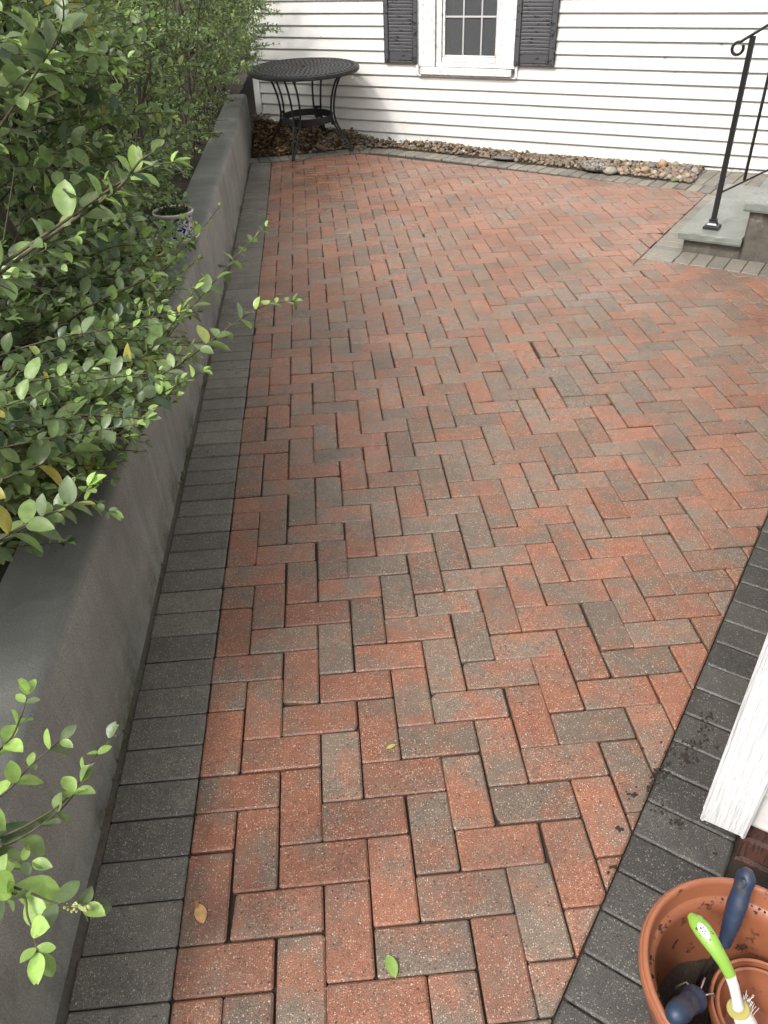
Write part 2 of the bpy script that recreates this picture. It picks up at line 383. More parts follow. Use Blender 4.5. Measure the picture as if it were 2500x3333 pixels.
# ------------------------------------------------------------------ ground
def sheet(name, pts, z, mat, lab=None):
    mb = MB(); mb.add([(x, y, z) for x, y in pts], [tuple(range(len(pts)))]); o = mb.build(name, mat); tag(o, kind='structure'); return o
sheet('ground', [(-250, -250), (250, -250), (250, 250), (-250, 250)], -.035, M['soil'])
sheet('joint_sand', [(-.30, -1.9), (1.6, -1.9), (5.5, 3.2), (5.2, 4.6), (.83, 7.6), (-.36, 7.3)], -.0125, M['joint'])

# ------------------------------------------------------------------ herringbone paving
mb = MB(); U = .1
for i in range(-4, 52):
    for j in range(-22, 78):
        d = (i-j) % 4
        if d == 3: rect = [(i, j), (i+2, j), (i+2, j+1), (i, j+1)]
        elif d == 2: rect = [(i, j), (i+1, j), (i+1, j+2), (i, j+2)]
        else: continue
        poly = [(a*U, b*U) for a, b in rect]
        if i == 14 and j == 24: poly = [(1.411, 2.408), (1.501, 2.412), (1.499, 2.598), (1.412, 2.596)]
        poly = clip(poly, (0.0, 0), (1, 0))
        if len(poly) < 3: continue
        jx, jy = rnd.gauss(0, .0012), rnd.gauss(0, .0012); ja = rnd.gauss(0, .004)
        cx = sum(p[0] for p in poly)/len(poly); cy = sum(p[1] for p in poly)/len(poly)
        poly = [(cx+(p[0]-cx)-(p[1]-cy)*ja+jx, cy+(p[1]-cy)+(p[0]-cx)*ja+jy) for p in poly]
        poly = [warp(p) for p in poly]
        poly = clip(poly, RB0, RBn)
        for a, b in zip(FAR_IN[:-1], FAR_IN[1:]):
            if len(poly) < 3: break
            n = (b[1]-a[1], -(b[0]-a[0]))
            poly = clip(poly, a, n)
        if len(poly) < 3: continue
        if min(p[1] for p in poly) < -1.75: continue
        n1 = (-SE1[0], -SE1[1]); n2 = (-SE2[0], -SE2[1])
        inn = clip(clip(poly, ST, SE1), ST, SE2) if True else []
        pieces = [poly]
        if len(inn) > 2 and abs(area(inn)) > 1e-6:
            pieces = [clip(poly, ST, n1)]
            q = clip(poly, ST, SE1)
            if len(q) > 2: pieces.append(clip(q, ST, n2))
        redness = rnd.choice((rnd.betavariate(1.6, 3.2), rnd.betavariate(4.0, 4.0), rnd.betavariate(3.6, 2.4), rnd.betavariate(4.0, 4.0)))
        redness += .22*mnoise.noise(Vector((cx*.9, cy*.8, 4)))+.06-.24*max(0, 1-cx/.7)-.20*max(0, min(1, (cy-3.0)/2.5))+.10*max(0, 1-abs(cy-2.2)/1.6)
        redness = max(.06, min(.86, redness))
        c = (redness, rnd.random(), rnd.random())
        hh = rnd.gauss(0, .0007)
        for q in pieces:
            if len(q) > 2 and abs(area(q)) > .0006: paver(mb, q, c, h=hh, tilt=jit())
tag(mb.build('herringbone_paving', M['paver']), 'red and brown herringbone brick patio', kind='structure')

# ------------------------------------------------------------------ soldier-course borders
def soldiers(mb, path, width, step=.1, side=1, start=0, gap=.0019):
    """bricks laid across a polyline; side=+1 lays them to the left of the path"""
    seg = []; L = 0
    for a, b in zip(path[:-1], path[1:]): d = math.dist(a, b); seg.append((L, d, a, b)); L += d
    def at(t):
        for l0, d, a, b in seg:
            if t <= l0+d+1e-9 or (l0, d, a, b) == seg[-1]:
                u = (t-l0)/d; return (a[0]+(b[0]-a[0])*u, a[1]+(b[1]-a[1])*u), ((b[0]-a[0])/d, (b[1]-a[1])/d)
    def nrm(t):
        x = y = 0
        for e in (-.12, 0, .12):
            q = at(min(max(t+e, 0), L))[1]; x += -q[1]*side; y += q[0]*side
        l = math.hypot(x, y); return (x/l, y/l)
    t = start
    while t+step <= L+1e-6:
        p0, _ = at(t); p1, _ = at(t+step); n0, n1 = nrm(t), nrm(t+step)
        wv = width+rnd.gauss(0, .0012)
        poly = [p0, p1, (p1[0]+n1[0]*wv, p1[1]+n1[1]*wv), (p0[0]+n0[0]*wv, p0[1]+n0[1]*wv)]
        paver(mb, poly, (rnd.random(), rnd.random(), rnd.random()), h=rnd.gauss(0, .0008), tilt=jit(), gap=gap); t += step
mb = MB(); soldiers(mb, [warp((0, -1.9+k*.3)) for k in range(31)][:30]+[(-.05, 7.04)], .2, side=1)
tag(mb.build('paving_border', M['border']), 'soldier course border in damp, shade-darkened grey beside the retaining wall', kind='structure')
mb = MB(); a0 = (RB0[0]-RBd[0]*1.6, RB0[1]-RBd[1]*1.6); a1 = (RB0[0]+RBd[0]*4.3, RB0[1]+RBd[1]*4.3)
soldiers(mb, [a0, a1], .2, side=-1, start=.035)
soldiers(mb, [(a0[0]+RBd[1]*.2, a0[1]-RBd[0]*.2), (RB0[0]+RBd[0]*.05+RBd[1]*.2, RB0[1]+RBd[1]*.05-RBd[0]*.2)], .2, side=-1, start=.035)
tag(mb.build('paving_border', M['border_dark']), 'nearly black border course, wet and shade-darkened, along the house corner', kind='structure')
mb = MB(); soldiers(mb, FAR_IN, .2, side=1, gap=.003)
off = []
for a, b in zip(FAR_IN[-4:-1], FAR_IN[-3:]):
    L = math.dist(a, b); off.append((a[0]-(b[1]-a[1])/L*.2, a[1]+(b[0]-a[0])/L*.2))
for k in (0, 1, 2): soldiers(mb, [(3.32+.123*k, 5.48+.154*k), (4.4+.123*k, 4.62+.154*k)], .2, side=1, step=.1)
tag(mb.build('paving_border', M['border_far']), 'pale grey border course curving along the gravel bed', kind='structure')
mb = MB()
soldiers(mb, [ST, (ST[0]+SE2[0]*1.75, ST[1]+SE2[1]*1.75)], .2, side=-1, start=.0, gap=.0034)
soldiers(mb, [(ST[0]+SE1[0]*.2, ST[1]+SE1[1]*.2), (ST[0]+SE1[0]*1.4, ST[1]+SE1[1]*1.4)], .235, side=1)
tag(mb.build('paving_border', M['border_far']), 'pale grey border course round the front steps', kind='structure')

mb = MB(); vs = []
for k in range(94):
    y = -1.9+k*.1; x0 = warp((-.2, y))[0]; vs += [(x0+.003, y, -.006+.003*mnoise.noise(Vector((y*5, 1, 0)))), (x0-.030, y, .004+.006*mnoise.noise(Vector((y*4, 0, 0))))]
mb.add(vs, [(2*k, 2*k+2, 2*k+3, 2*k+1) for k in range(93)]); tag(mb.build('dirt_strip', M['mortar'], None, True), kind='structure')

# ------------------------------------------------------------------ house, far wall
TH = R(-32); WD = Vector((math.cos(TH), math.sin(TH), 0)); WN = Vector((-WD.y, WD.x, 0)); WO = 6.92
UP = Vector((0, 0, 1))
def wp(s, z, out=0): return WD*s+WN*(WO-out)+UP*z
WAX = (WD, WN, UP)
house = thing('house', 'white clapboard house wall with one shuttered window beyond the patio', 'house', tuple(wp(-2.0, 0)))
def wbox(mb, s0, s1, z0, z1, o0, o1, bev=.002):
    """box on the far wall: along s, height z, protruding from o0 to o1"""
    mb.box(wp((s0+s1)/2, (z0+z1)/2, (o0+o1)/2), ((s1-s0)/2, (o1-o0)/2, (z1-z0)/2), WAX, bev=bev)
mb = MB(); Hc = .1003; Z0 = .031
def course(mb, s0, s1, k, extra):
    z0 = Z0+k*Hc; pr = [(-.014, z0+Hc+.008), (-.006, z0+Hc-.004), (.000, z0+Hc-.013), (.004, z0+Hc-.021), (.0175+extra, z0+.008), (.0180+extra, z0+.002), (.0165+extra, z0), (-.014, z0+.003)]  # cove below each lap is shaped to deepen its shadow line
    n = 7; vs = []
    for q in range(n):
        s = s0+(s1-s0)*q/(n-1)
        wob = .0007*math.sin(s*3.1+k*1.7)
        vs += [wp(s, z+(wob if i in (4, 5, 6) else 0), o) for i, (o, z) in enumerate(pr)]
    m_ = len(pr); fs = [(q*m_+i, q*m_+i+1, (q+1)*m_+i+1, (q+1)*m_+i) for q in range(n-1) for i in range(m_-1)]
    fs += [tuple(range(m_)), tuple((n-1)*m_+i for i in range(m_-1, -1, -1))]
    mb.add(vs, [f[::-1] for f in fs])
WINS = (-2.66, -1.70)
for k in range(46):
    seams = [-4.52]
    seams += [{0: -2.0, 1: -2.76, 2: -2.76, 3: -1.47, 4: -1.47}.get(k, rnd.uniform(-.9, 1.4))]
    seams += [3.2]
    zc = Z0+(k+.5)*Hc
    for i, (a, b) in enumerate(zip(seams[:-1], seams[1:])):
        ex = .0016*(i % 2); a2 = a-(.02 if i else 0)
        if .66 < zc < 2.0:
            if a2 < WINS[0]: course(mb, a2, min(b, WINS[0]), k, ex)
            if b > WINS[1]: course(mb, max(a2, WINS[1]), b, k, ex)
        else: course(mb, a2, b, k, ex)
mb.build('siding', M['siding'], house)
mb = MB(); wbox(mb, -4.52, -2.66, 0, 4.7, -.12, -.018, 0); wbox(mb, -1.70, 3.2, 0, 4.7, -.12, -.018, 0); wbox(mb, -2.66, -1.70, 0, .66, -.12, -.018, 0); wbox(mb, -2.66, -1.70, 2.0, 4.7, -.12, -.018, 0)
mb.build('wall', M['trim'], house)
mb = MB(); wbox(mb, -4.52, 3.2, -.30, .018, -.05, .006, .003); mb.build('foundation_strip', M['trim'], house)
mb = MB(); wbox(mb, -4.575, -4.495, .03, 4.7, -.05, .022, .003); wbox(mb, -4.575, -4.553, .03, 4.7, -2.6, -.052, .003); mb.build('corner_post', M['trim'], house)
# the gable end of the house, seen edge-on beside the hedge
mb = MB()
for k in range(46):
    z0 = Z0+k*Hc; mb.box(wp(-4.54, z0+Hc/2, -1.4), (.006, 1.3, Hc/2-.001), WAX)
mb.build('side_siding', M['siding'], house)
# window
win = bpy.data.objects.new('window', None); col.objects.link(win); win.parent = house; win.location = wp(-2.18, 1.2)-house.location
mb = MB()
for a, b in ((-2.650, -2.487), (-1.852, -1.712)): wbox(mb, a, b, .712, 1.98, -.02, .034, .003)
wbox(mb, -2.650, -1.712, 1.98, 2.10, -.02, .036, .003)
mb.box(wp(-2.668, 1.36, .008), (.014, .02, .72), WAX, bev=.003); mb.box(wp(-1.698, 1.36, .008), (.012, .02, .72), WAX, bev=.003)
mb.build('casing', M['trim'], win)
mb = MB(); wbox(mb, -2.636, -1.735, .648, .709, -.03, .052, .006); wbox(mb, -2.66, -1.70, .632, .646, -.02, .03, .003); mb.build('sill', M['trim'], win)
mb = MB()
for a, b in ((-2.485, -2.430), (-1.905, -1.855)): wbox(mb, a, b, .738, 1.97, -.05, .012, .003)
wbox(mb, -2.485, -1.855, .712, .748, -.05, .020, .003); wbox(mb, -2.429, -1.906, .750, .792, -.05, .004, .003); wbox(mb, -2.429, -1.906, 1.93, 1.97, -.05, .004, .003)
for a, b in ((-2.429, -2.404), (-1.916, -1.906)): wbox(mb, a, b, .794, 1.928, -.05, -.004, .002)
wbox(mb, -2.402, -1.918, .794, .806, -.05, -.006, .002)
mb.build('sash', M['trim'], win)
mb = MB()
for s in (-2.228, -2.054): wbox(mb, s-.0075, s+.0075, .808, 1.928, -.016, -.010, .002)
for z in (1.104, 1.40, 1.70): wbox(mb, -2.402, -1.918, z-.0075, z+.0075, -.0145, -.0085, .002)
mb.build('muntins', M['muntin'], win)
mb = MB(); wbox(mb, -2.402, -1.918, .808, 1.928, -.0205, -.0180, 0); mb.build('pane', M['glass'], win)
mb = MB(); wbox(mb, -2.66, -1.70, .66, 2.0, -.62, -.60, 0); wbox(mb, -2.68, -2.66, .66, 2.0, -.60, -.125, 0); wbox(mb, -1.70, -1.68, .66, 2.0, -.60, -.125, 0); wbox(mb, -2.66, -1.70, .64, .66, -.6, -.125, 0); mb.build('dark_room_box', M['room'], win)  # dark-painted box standing in for the unlit room behind the glass
mb = MB(); vs = []; fs = []
for k in range(13):
    s0 = -2.41+.011*k
    for z, sh in ((.80, .045), (1.15, .012), (1.95, -.01)): vs.append(wp(s0+sh*(k/12.), z, -.075-.012*math.sin(k*1.5)))
for k in range(12):
    for j in (0, 1): fs.append((k*3+j, (k+1)*3+j, (k+1)*3+j+1, k*3+j+1))
mb.add(vs, fs); o = mb.build('curtain', M['curtain'], win, True); o.modifiers.new('s', 'SOLIDIFY').thickness = .003
# shutters
for s0, s1, p0, p1 in ((-3.008, -2.662, -2.962, -2.711), (-1.722, -1.354, -1.675, -1.410)):
    sh = bpy.data.objects.new('shutter', None); col.objects.link(sh); sh.parent = house; sh.location = wp((s0+s1)/2, 1.3, .03)-house.location
    mb = MB()
    wbox(mb, s0, p0, .737, 1.98, .010, .040, .004); wbox(mb, p1, s1, .737, 1.98, .010, .040, .004)
    wbox(mb, p0, p1, 1.93, 1.98, .012, .036, .003); wbox(mb, p0, p1, .737, .756, .012, .037, .003)
    for s in ((s0+p0)/2+.006, (s1+p1)/2-.006): mb.lathe(wp(s, .765, .038), [(.009, 0), (.009, .006), (.0, .007)], 10, ax=(WD, UP, -WN))
    mb.build('frame', M['shutter'], sh)
    mb = MB(); wbox(mb, p0+.001, p1-.001, .757, .832, .010, .033, .005); mb.build('panel', M['shutter'], sh)
    mb = MB(); z = .846
    while z < 1.925:
        a = R(38); ax = (WD, (WN*math.cos(a)+UP*math.sin(a)), (-WN*math.sin(a)+UP*math.cos(a)))
        mb.box(wp((p0+p1)/2, z, .022), ((p1-p0)/2-.001, .012, .0105), (WD, WN*math.cos(a)-UP*math.sin(a)*-1, UP), bev=.002)
        z += .0268
    mb.build('louvers', M['shutter'], sh)
    mb = MB(); wbox(mb, p0-.005, p1+.005, .835, 1.93, .0085, .0105, 0); mb.build('backing', M['mark'], sh)  # black sheet painted for the shade in the gaps between louvers

# ------------------------------------------------------------------ house wing on the right (foreground corner)
wing = thing('house_wing', 'white house corner with wood grained corner board over dark brick foundation', 'house corner', (1.10, -.11, 0))
WA = Vector((math.cos(R(-36)), math.sin(R(-36)), 0)); WB = Vector((-WA.y, WA.x, 0))       # along the near wall / along the patio wall (away)
C0 = Vector((1.090, -.125, 0))
def gbox(mb, a0, a1, b0, b1, z0, z1, bev=.002, org=C0):
    mb.box(org+WA*(a0+a1)/2+WB*(b0+b1)/2+UP*(z0+z1)/2, ((a1-a0)/2, (b1-b0)/2, (z1-z0)/2), (WA, WB, UP), bev=bev)
mb = MB(); gbox(mb, 0, .0885, 0, .036, .150, 3.4, .004); mb.build('corner_board', M['grain'], wing)
mb = MB()
for k in range(30):
    z0 = .158+k*.1; vs = []
    for a in (.089, 1.6): vs += [C0+WA*a+WB*.060+UP*(z0+.104), C0+WA*a+WB*.052+UP*(z0+.1), C0+WA*a+WB*.036+UP*(z0+.006), C0+WA*a+WB*.037+UP*z0, C0+WA*a+WB*.06+UP*z0]
    mb.add(vs, [(i, i+1, i+6, i+5) for i in range(4)]+[(4, 3, 2, 1, 0), (5, 6, 7, 8, 9)])
    vs = []
    for b in (.0365, 3.75): vs += [C0+WB*b+WA*.060+UP*(z0+.104), C0+WB*b+WA*.052+UP*(z0+.1), C0+WB*b+WA*.036+UP*(z0+.006), C0+WB*b+WA*.037+UP*z0, C0+WB*b+WA*.06+UP*z0]
    mb.add(vs, [(i, i+5, i+6, i+1) for i in range(4)]+[(0, 1, 2, 3, 4), (9, 8, 7, 6, 5)])
mb.build('siding', M['siding'], wing)
mb = MB(); gbox(mb, .062, 1.6, .062, 3.75, .159, 3.4, 0); mb.build('wall', M['trim'], wing)
mb = MB(); gbox(mb, .100, 1.6, .068, 3.75, -.05, .157, 0)
mb.build('mortar_bed', M['mortar'], wing)
mb = MB(); rows = 3
for r_ in range(rows):
    z0 = -.066+r_*.0735; a = .092-(.10 if r_ % 2 else 0)
    while a < 1.5:
        a0 = max(a, .092); a1 = a+.195
        if a1-a0 > .03: gbox(mb, a0, a1, .060, .14, z0, z0+.0635, .004); mb.c[-32:] = [(rnd.random(), rnd.random(), rnd.random())]*32
        a += .206
    b = .142+(.0 if r_ % 2 else .1)
    while b < 3.5: gbox(mb, .092, .14, b, b+.195, z0, z0+.0635, .004); mb.c[-32:] = [(rnd.random(), rnd.random(), rnd.random())]*32; b += .206
mb.build('brick_foundation', M['fbrick'], wing)

# ------------------------------------------------------------------ front steps
S0 = Vector((2.685, 3.824, 0)); E1 = Vector((.8, -.6, 0)); E2 = Vector((.6, .8, 0))
steps = thing('front_steps', 'grey stone front steps with concrete risers and slate treads', 'steps', tuple(S0))
def sbox(mb, a0, a1, b0, b1, z0, z1, bev=.002):
    mb.box(S0+E1*(a0+a1)/2+E2*(b0+b1)/2+UP*(z0+z1)/2, ((a1-a0)/2, (b1-b0)/2, (z1-z0)/2), (E1, E2, UP), bev=bev)
mb = MB(); sbox(mb, 0, .345, 0, 1.25, -.03, .072, .004); sbox(mb, .346, .66, 0, 1.25, -.03, .282, .006); sbox(mb, .661, 1.28, 0, 1.25, -.03, .49, .006); mb.build('concrete_base', M['stepc'], steps)
def slab(a0, a1, b0, b1, z0, z1):
    mb = MB(); n = 26; top = []; bot = []
    pts = [(a0+(a1-a0)*i/n, b0) for i in range(n)]+[(a1, b0+(b1-b0)*i/n) for i in range(n)]+[(a1-(a1-a0)*i/n, b1) for i in range(n)]+[(a0, b1-(b1-b0)*i/n) for i in range(n)]
    rings = []
    for z, ins, am in ((z0, .003, .002), (z0+.012, 0, .003), (z1-.010, 0, .003), (z1-.003, .002, .002), (z1, .006, .0015)):
        ring = []
        ca, cb = (a0+a1)/2, (b0+b1)/2
        for a, b in pts:
            k = 1-ins/max(abs(a-ca), abs(b-cb), .01)
            j = mnoise.noise(Vector((a*18, b*18, z*30+z1*9)))*am*1.6
            x = ca+(a-ca)*k; y = cb+(b-cb)*k
            if abs(a-a0) < 1e-6: x += j
            if abs(a-a1) < 1e-6: x += j
            if abs(b-b0) < 1e-6: y += j
            ring.append(S0+E1*x+E2*y+UP*z)
        rings.append(ring)
    m_ = len(pts)
    vs = [v for r_ in rings for v in r_]; fs = [tuple(range(m_-1, -1, -1)), tuple(range((len(rings)-1)*m_, len(rings)*m_))]
    for r_ in range(len(rings)-1): fs += [(r_*m_+i, r_*m_+(i+1) % m_, (r_+1)*m_+(i+1) % m_, (r_+1)*m_+i) for i in range(m_)]
    mb.add(vs, fs); return mb.build('tread', M['bluestone'], steps)
slab(-.035, .343, -.035, 1.28, .075, .124); slab(.312, .66, -.035, 1.28, .285, .335); slab(.628, 1.28, -.035, 1.28, .493, .543)

# iron handrail
PF = S0+E1*.130+E2*.118+UP*.124
rail = thing('iron_handrail', 'black wrought iron handrail with curled end standing on the lowest step', 'handrail', tuple(PF))
def rp(a, z, b=0): return Vector((PF.x, PF.y, 0))+E1*a+E2*b+UP*z
SL = .645
mb = MB(); mb.box(rp(0, .126+.52), (.0145, .0145, .52), (E1, E2, UP), bev=.0015); mb.build('post', M['iron'], rail)
mb = MB(); prof = [(.047, 0), (.047, .014), (.042, .018), (.030, .024), (.024, .034), (.021, .046), (.023, .050), (.023, .057), (.016, .058)]
vs = []; fs = []
for r_, z in prof:
    for i, j in ((-1, -1), (1, -1), (1, 1), (-1, 1)): vs.append(rp(i*r_, .1245+z, j*r_))
for k in range(len(prof)-1): fs += [(k*4+i, k*4+(i+1) % 4, k*4+4+(i+1) % 4, k*4+4+i) for i in range(4)]
fs.append((3, 2, 1, 0)); mb.add(vs, fs); mb.build('base_shoe', M['iron'], rail)
# handrail: flat bar running down the slope and curling under into a ring
pts = []
zt = 1.172
for a in np.linspace(.95, -.045, 26): pts.append((a, zt+a*SL+.004))
cx, cz, rr = -.068, 1.104, .030
a_start = math.atan2(pts[-1][1]-cz, pts[-1][0]-cx)
for k in range(1, 27):
    th = a_start+k*(2*math.pi*.93)/26; pts.append((cx+rr*math.cos(th)*(1.0 if k > 5 else 1.12-.02*k), cz+rr*math.sin(th)*(1.0 if k > 5 else 1.12-.02*k)))
mb = MB(); mb.tube([rp(a, z) for a, z in pts], [(.0085, .019)]*len(pts), 8, sq=True, up=Vector((0, 0, 1))); mb.build('hand_bar', M['iron'], rail)
zb = .334
mb = MB(); mb.tube([rp(.012, zb+.012*SL), rp(.95, zb+.95*SL)], [(.0075, .0095)]*2, 4, sq=True); mb.build('bottom_bar', M['iron'], rail)
for a in (.126, .252, .378, .504, .63, .756):
    mb = MB(); mb.tube([rp(a, zb+a*SL+.006), rp(a, zt+a*SL-.004)], .0092, 4, sq=True); mb.build('baluster', M['iron'], rail)

# ------------------------------------------------------------------ retaining wall
rw = MB(); prof = [(.0, -.06), (.0, .0), (-.005, .12), (-.010, .26), (-.014, .395), (-.017, .422), (-.022, .436), (-.034, .444), (-.060, .447), (-.150, .450), (-.198, .448), (-.212, .438), (-.215, .40), (-.215, -.06)]
ys = np.linspace(-2.2, 8.05, 124); vs = []
for y in ys:
    x0 = warp((-.212, y))[0]-(.004 if y < 0 else 0)
    for i, (dx, z) in enumerate(prof):
        q = Vector((dx*3, y*2.2, z*4)); j = mnoise.noise(q)*.005+mnoise.noise(q*3.1)*.0022 if z > .02 else 0
        hz = z*(1.0+.012*math.sin(y*.9)) if z > .3 else z
        vs.append((x0+dx+j, y, hz+j*.5))
m_ = len(prof); fs = [(k*m_+i, k*m_+i+1, (k+1)*m_+i+1, (k+1)*m_+i) for k in range(len(ys)-1) for i in range(m_-1)]
fs = [f[::-1] for f in fs]+[tuple(range(m_)), tuple((len(ys)-1)*m_+i for i in range(m_-1, -1, -1))]
rw.add(vs, fs); o = rw.build('retaining_wall', M['concrete'], None, True, 50)
tag(o, 'low grey parged concrete retaining wall holding back the hedge bed', 'wall')

# raised planting bed behind the wall
def terrain(name, x0, x1, y0, y1, nx, ny, fz, mat):
    mb = MB(); vs = []; 
    for j in range(ny+1):
        for i in range(nx+1):
            x = x0+(x1-x0)*i/nx; y = y0+(y1-y0)*j/ny; vs.append((x, y, fz(x, y)))
    mb.add(vs, [(j*(nx+1)+i, j*(nx+1)+i+1, (j+1)*(nx+1)+i+1, (j+1)*(nx+1)+i) for j in range(ny) for i in range(nx)])
    return tag(mb.build(name, mat, None, True), kind='structure')
terrain('planting_bed', -6, -.40, -4, 14, 40, 110, lambda x, y: .385+.05*mnoise.noise(Vector((x*2, y*2, 0)))+.02*mnoise.noise(Vector((x*9, y*9, 3)))+max(0, min(.03, (-.5-x)*.1)), M['soil'])

# ------------------------------------------------------------------ gravel bed
def border_d(x, y):
    best = 9
    for a, b in zip(FAR_IN[:-1], FAR_IN[1:]):
        L2 = (b[0]-a[0])**2+(b[1]-a[1])**2; t = max(0, min(1, ((x-a[0])*(b[0]-a[0])+(y-a[1])*(b[1]-a[1]))/L2))
        best = min(best, math.hypot(x-a[0]-t*(b[0]-a[0]), y-a[1]-t*(b[1]-a[1])))
    return best-.2
def bed_z(x, y):
    s = Vector((x, y, 0)).dot(WD); dw = WO-Vector((x, y, 0)).dot(WN)
    k = max(0, min(1, (-1.6-s)/2.6))
    g = .004+min(max(0, min(1, 1-dw/.75))*(.125*k+.020), max(0, .5*border_d(x, y)))
    return g+.007*mnoise.noise(Vector((x*6, y*6, 1)))
def in_bed(x, y, margin=.0):
    P = Vector((x, y, 0))
    if WO-P.dot(WN) < .004+margin: return False
    if x < -.235+margin: return False
    if P.dot(WD) > 0.03: return False
    for a, b in zip(FAR_IN[:-1], FAR_IN[1:]):
        L = math.dist(a, b); n = (-(b[1]-a[1])/L, (b[0]-a[0])/L)
        t = ((x-a[0])*(b[0]-a[0])+(y-a[1])*(b[1]-a[1]))/L/L
        d = (x-a[0])*n[0]+(y-a[1])*n[1]
        if -.05 <= t <= 1.05 and d < .205+margin: return False
    a, b = FAR_IN[3], FAR_IN[6]
    return (y > 7.2+margin) if x < .62 else ((x-.62)*.62+(y-7.19)*.78 > .05)
mb = MB(); st_ = .035; idx = {}; cells = []
for i in range(0, 125):
    for j in range(0, 130):
        x = -.30+i*st_; y = 5.0+j*st_
        if in_bed(x+st_/2, y+st_/2, -.04): cells.append((i, j))
for i, j in cells:
    for q in ((i, j), (i+1, j), (i+1, j+1), (i, j+1)):
        if q not in idx: idx[q] = len(mb.v); mb.v.append((-.30+q[0]*st_, 5.0+q[1]*st_, bed_z(-.30+q[0]*st_, 5.0+q[1]*st_)-.006)); mb.c.append((.5, .5, .5))
    mb.f.append((idx[(i, j)], idx[(i+1, j)], idx[(i+1, j+1)], idx[(i, j+1)]))
tag(mb.build('bed_soil', M['soil'], None, True), kind='structure')

ICO = None
def ico():
    global ICO
    if ICO is None:
        import bmesh
        bm = bmesh.new(); bmesh.ops.create_icosphere(bm, subdivisions=2, radius=1)
        bm.verts.ensure_lookup_table(); ICO = ([v.co.copy() for v in bm.verts], [tuple(v.index for v in f.verts) for f in bm.faces]); bm.free()
    return ICO
def stone(mb, c, r, colr, flat=.7, rough=.22, rot=None, el=None):
    V, F = ico(); sd = Vector((rnd.uniform(0, 99), rnd.uniform(0, 99), 0)); rz = rnd.uniform(0, 6.3) if rot is None else rot
    el = el or rnd.uniform(.75, 1.25); M3 = Matrix.Rotation(rz, 3, 'Z') @ Matrix.Rotation(rnd.uniform(-.3, .3), 3, 'X')
    vs = []
    for v in V:
        k = 1+rough*mnoise.noise(v*1.3+sd)+rough*.35*mnoise.noise(v*3.1+sd)
        q = M3 @ Vector((v.x*k*r*el, v.y*k*r, v.z*k*r*flat)); vs.append(Vector(c)+q)
    mb.add(vs, F, colr)
STC = [(.36, .24, .14), (.28, .18, .11), (.40, .29, .19), (.25, .21, .17), (.10, .09, .09), (.42, .34, .25), (.30, .16, .10), (.18, .14, .10)]
mb = MB(); n = 0; tries = 0
while n < 2200 and tries < 60000:
    tries += 1; x = rnd.uniform(-.24, 3.9); y = rnd.uniform(5.0, 8.1)
    if not in_bed(x, y, .004): continue
    s = Vector((x, y, 0)).dot(WD)
    if s < -3.6 and rnd.random() < .75: continue
    r = rnd.uniform(.008, .021)
    c = rnd.choice(STC); k = rnd.uniform(.35, .8) if s < -1.0 else rnd.uniform(.5, .9)
    stone(mb, (x, y, bed_z(x, y)+r*.2), r, tuple(v*k for v in c)); n += 1
tag(mb.build('gravel', M['stone'], None, True), 'tan and brown river gravel strip along the house wall', kind='stuff')

def px_ground(px, py, z):
    """photo pixel (2500 wide) on the plane z"""
    d = cf+cr*((px-1250)/2504.58)-cu*((py-1666.5)/2504.58); o = Vector((.40818, -.97683, 1.6321)); return o+d*((z-o.z)/d.z)
# single cobbles at the right end of the bed
COB = [(2100, 572, .052, (.50, .34, .20), 'large rough tan cobble'), (2155, 552, .058, (.58, .38, .22), 'big orange and white cobble at the top of the pile'), (2122, 557, .045, (.17, .17, .175), 'blue grey stone behind the tan cobbles'), (2198, 553, .046, (.36, .34, .26), 'greenish grey cobble against the wall'), (2240, 566, .047, (.17, .16, .165), 'smooth dark purple grey cobble'), (2200, 572, .036, (.36, .22, .18), 'reddish brown oval cobble'), (2176, 570, .034, (.20, .22, .20), 'small grey green pebble beside the red one'), (2218, 574, .034, (.45, .36, .27), 'pale tan pebble below the dark one'), (2262, 572, .042, (.36, .34, .29), 'rightmost pale grey cobble'), (2157, 586, .038, (.52, .40, .30), 'pinkish cream cobble at the edge'), (2238, 587, .036, (.50, .42, .33), 'cream cobble at the bottom of the pile'), (2255, 586, .030, (.40, .25, .20), 'small reddish pebble at the right edge'), (2075, 572, .042, (.52, .37, .22), 'rounded ochre cobble left of the pile'), (2130, 576, .034, (.50, .43, .35), 'flat cream pebble'), (2040, 572, .034, (.42, .32, .22), 'small brown pebble beside the white stone'), (2212, 592, .030, (.56, .50, .42), 'whitish pebble beside the border'), (2180, 590, .03, (.44, .36, .30), 'beige pebble beside the border bricks'), (2045, 552, .045, (.46, .38, .29), 'long pale stone near the wall'), (2020, 570, .036, (.48, .32, .22), 'orange brown pebble left end'), (2226, 556, .038, (.30, .24, .2), 'brown stone tucked behind the dark cobble')]
for px, py, r, c, lab in COB:
    p = px_ground(px, py-15, .03); mb = MB(); stone(mb, (p.x, p.y, .012+r*.5), r*.74, tuple(v*.72 for v in c), .8, .34)
    tag(mb.build('cobble', M['stone'], None, True), lab+', in the gravel bed', 'stone', 'cobbles at the right end of the gravel bed')
p = px_ground(1938, 548, .03); mb = MB(); stone(mb, (p.x, p.y, .05), .088, (.2, .2, .2), .55, .3, TH, 1.7); o = mb.build('speckled_rock', M['rock'], None, True); tag(o, 'large black and white speckled rock against the house wall', 'rock')
p = px_ground(1985, 556, .03); mb = MB(); stone(mb, (p.x, p.y, .03), .055, (.30, .27, .22), .6, .34, TH, 1.1); tag(mb.build('whitish_rock', M['stone'], None, True), 'blocky whitish rock beside the speckled rock', 'rock')
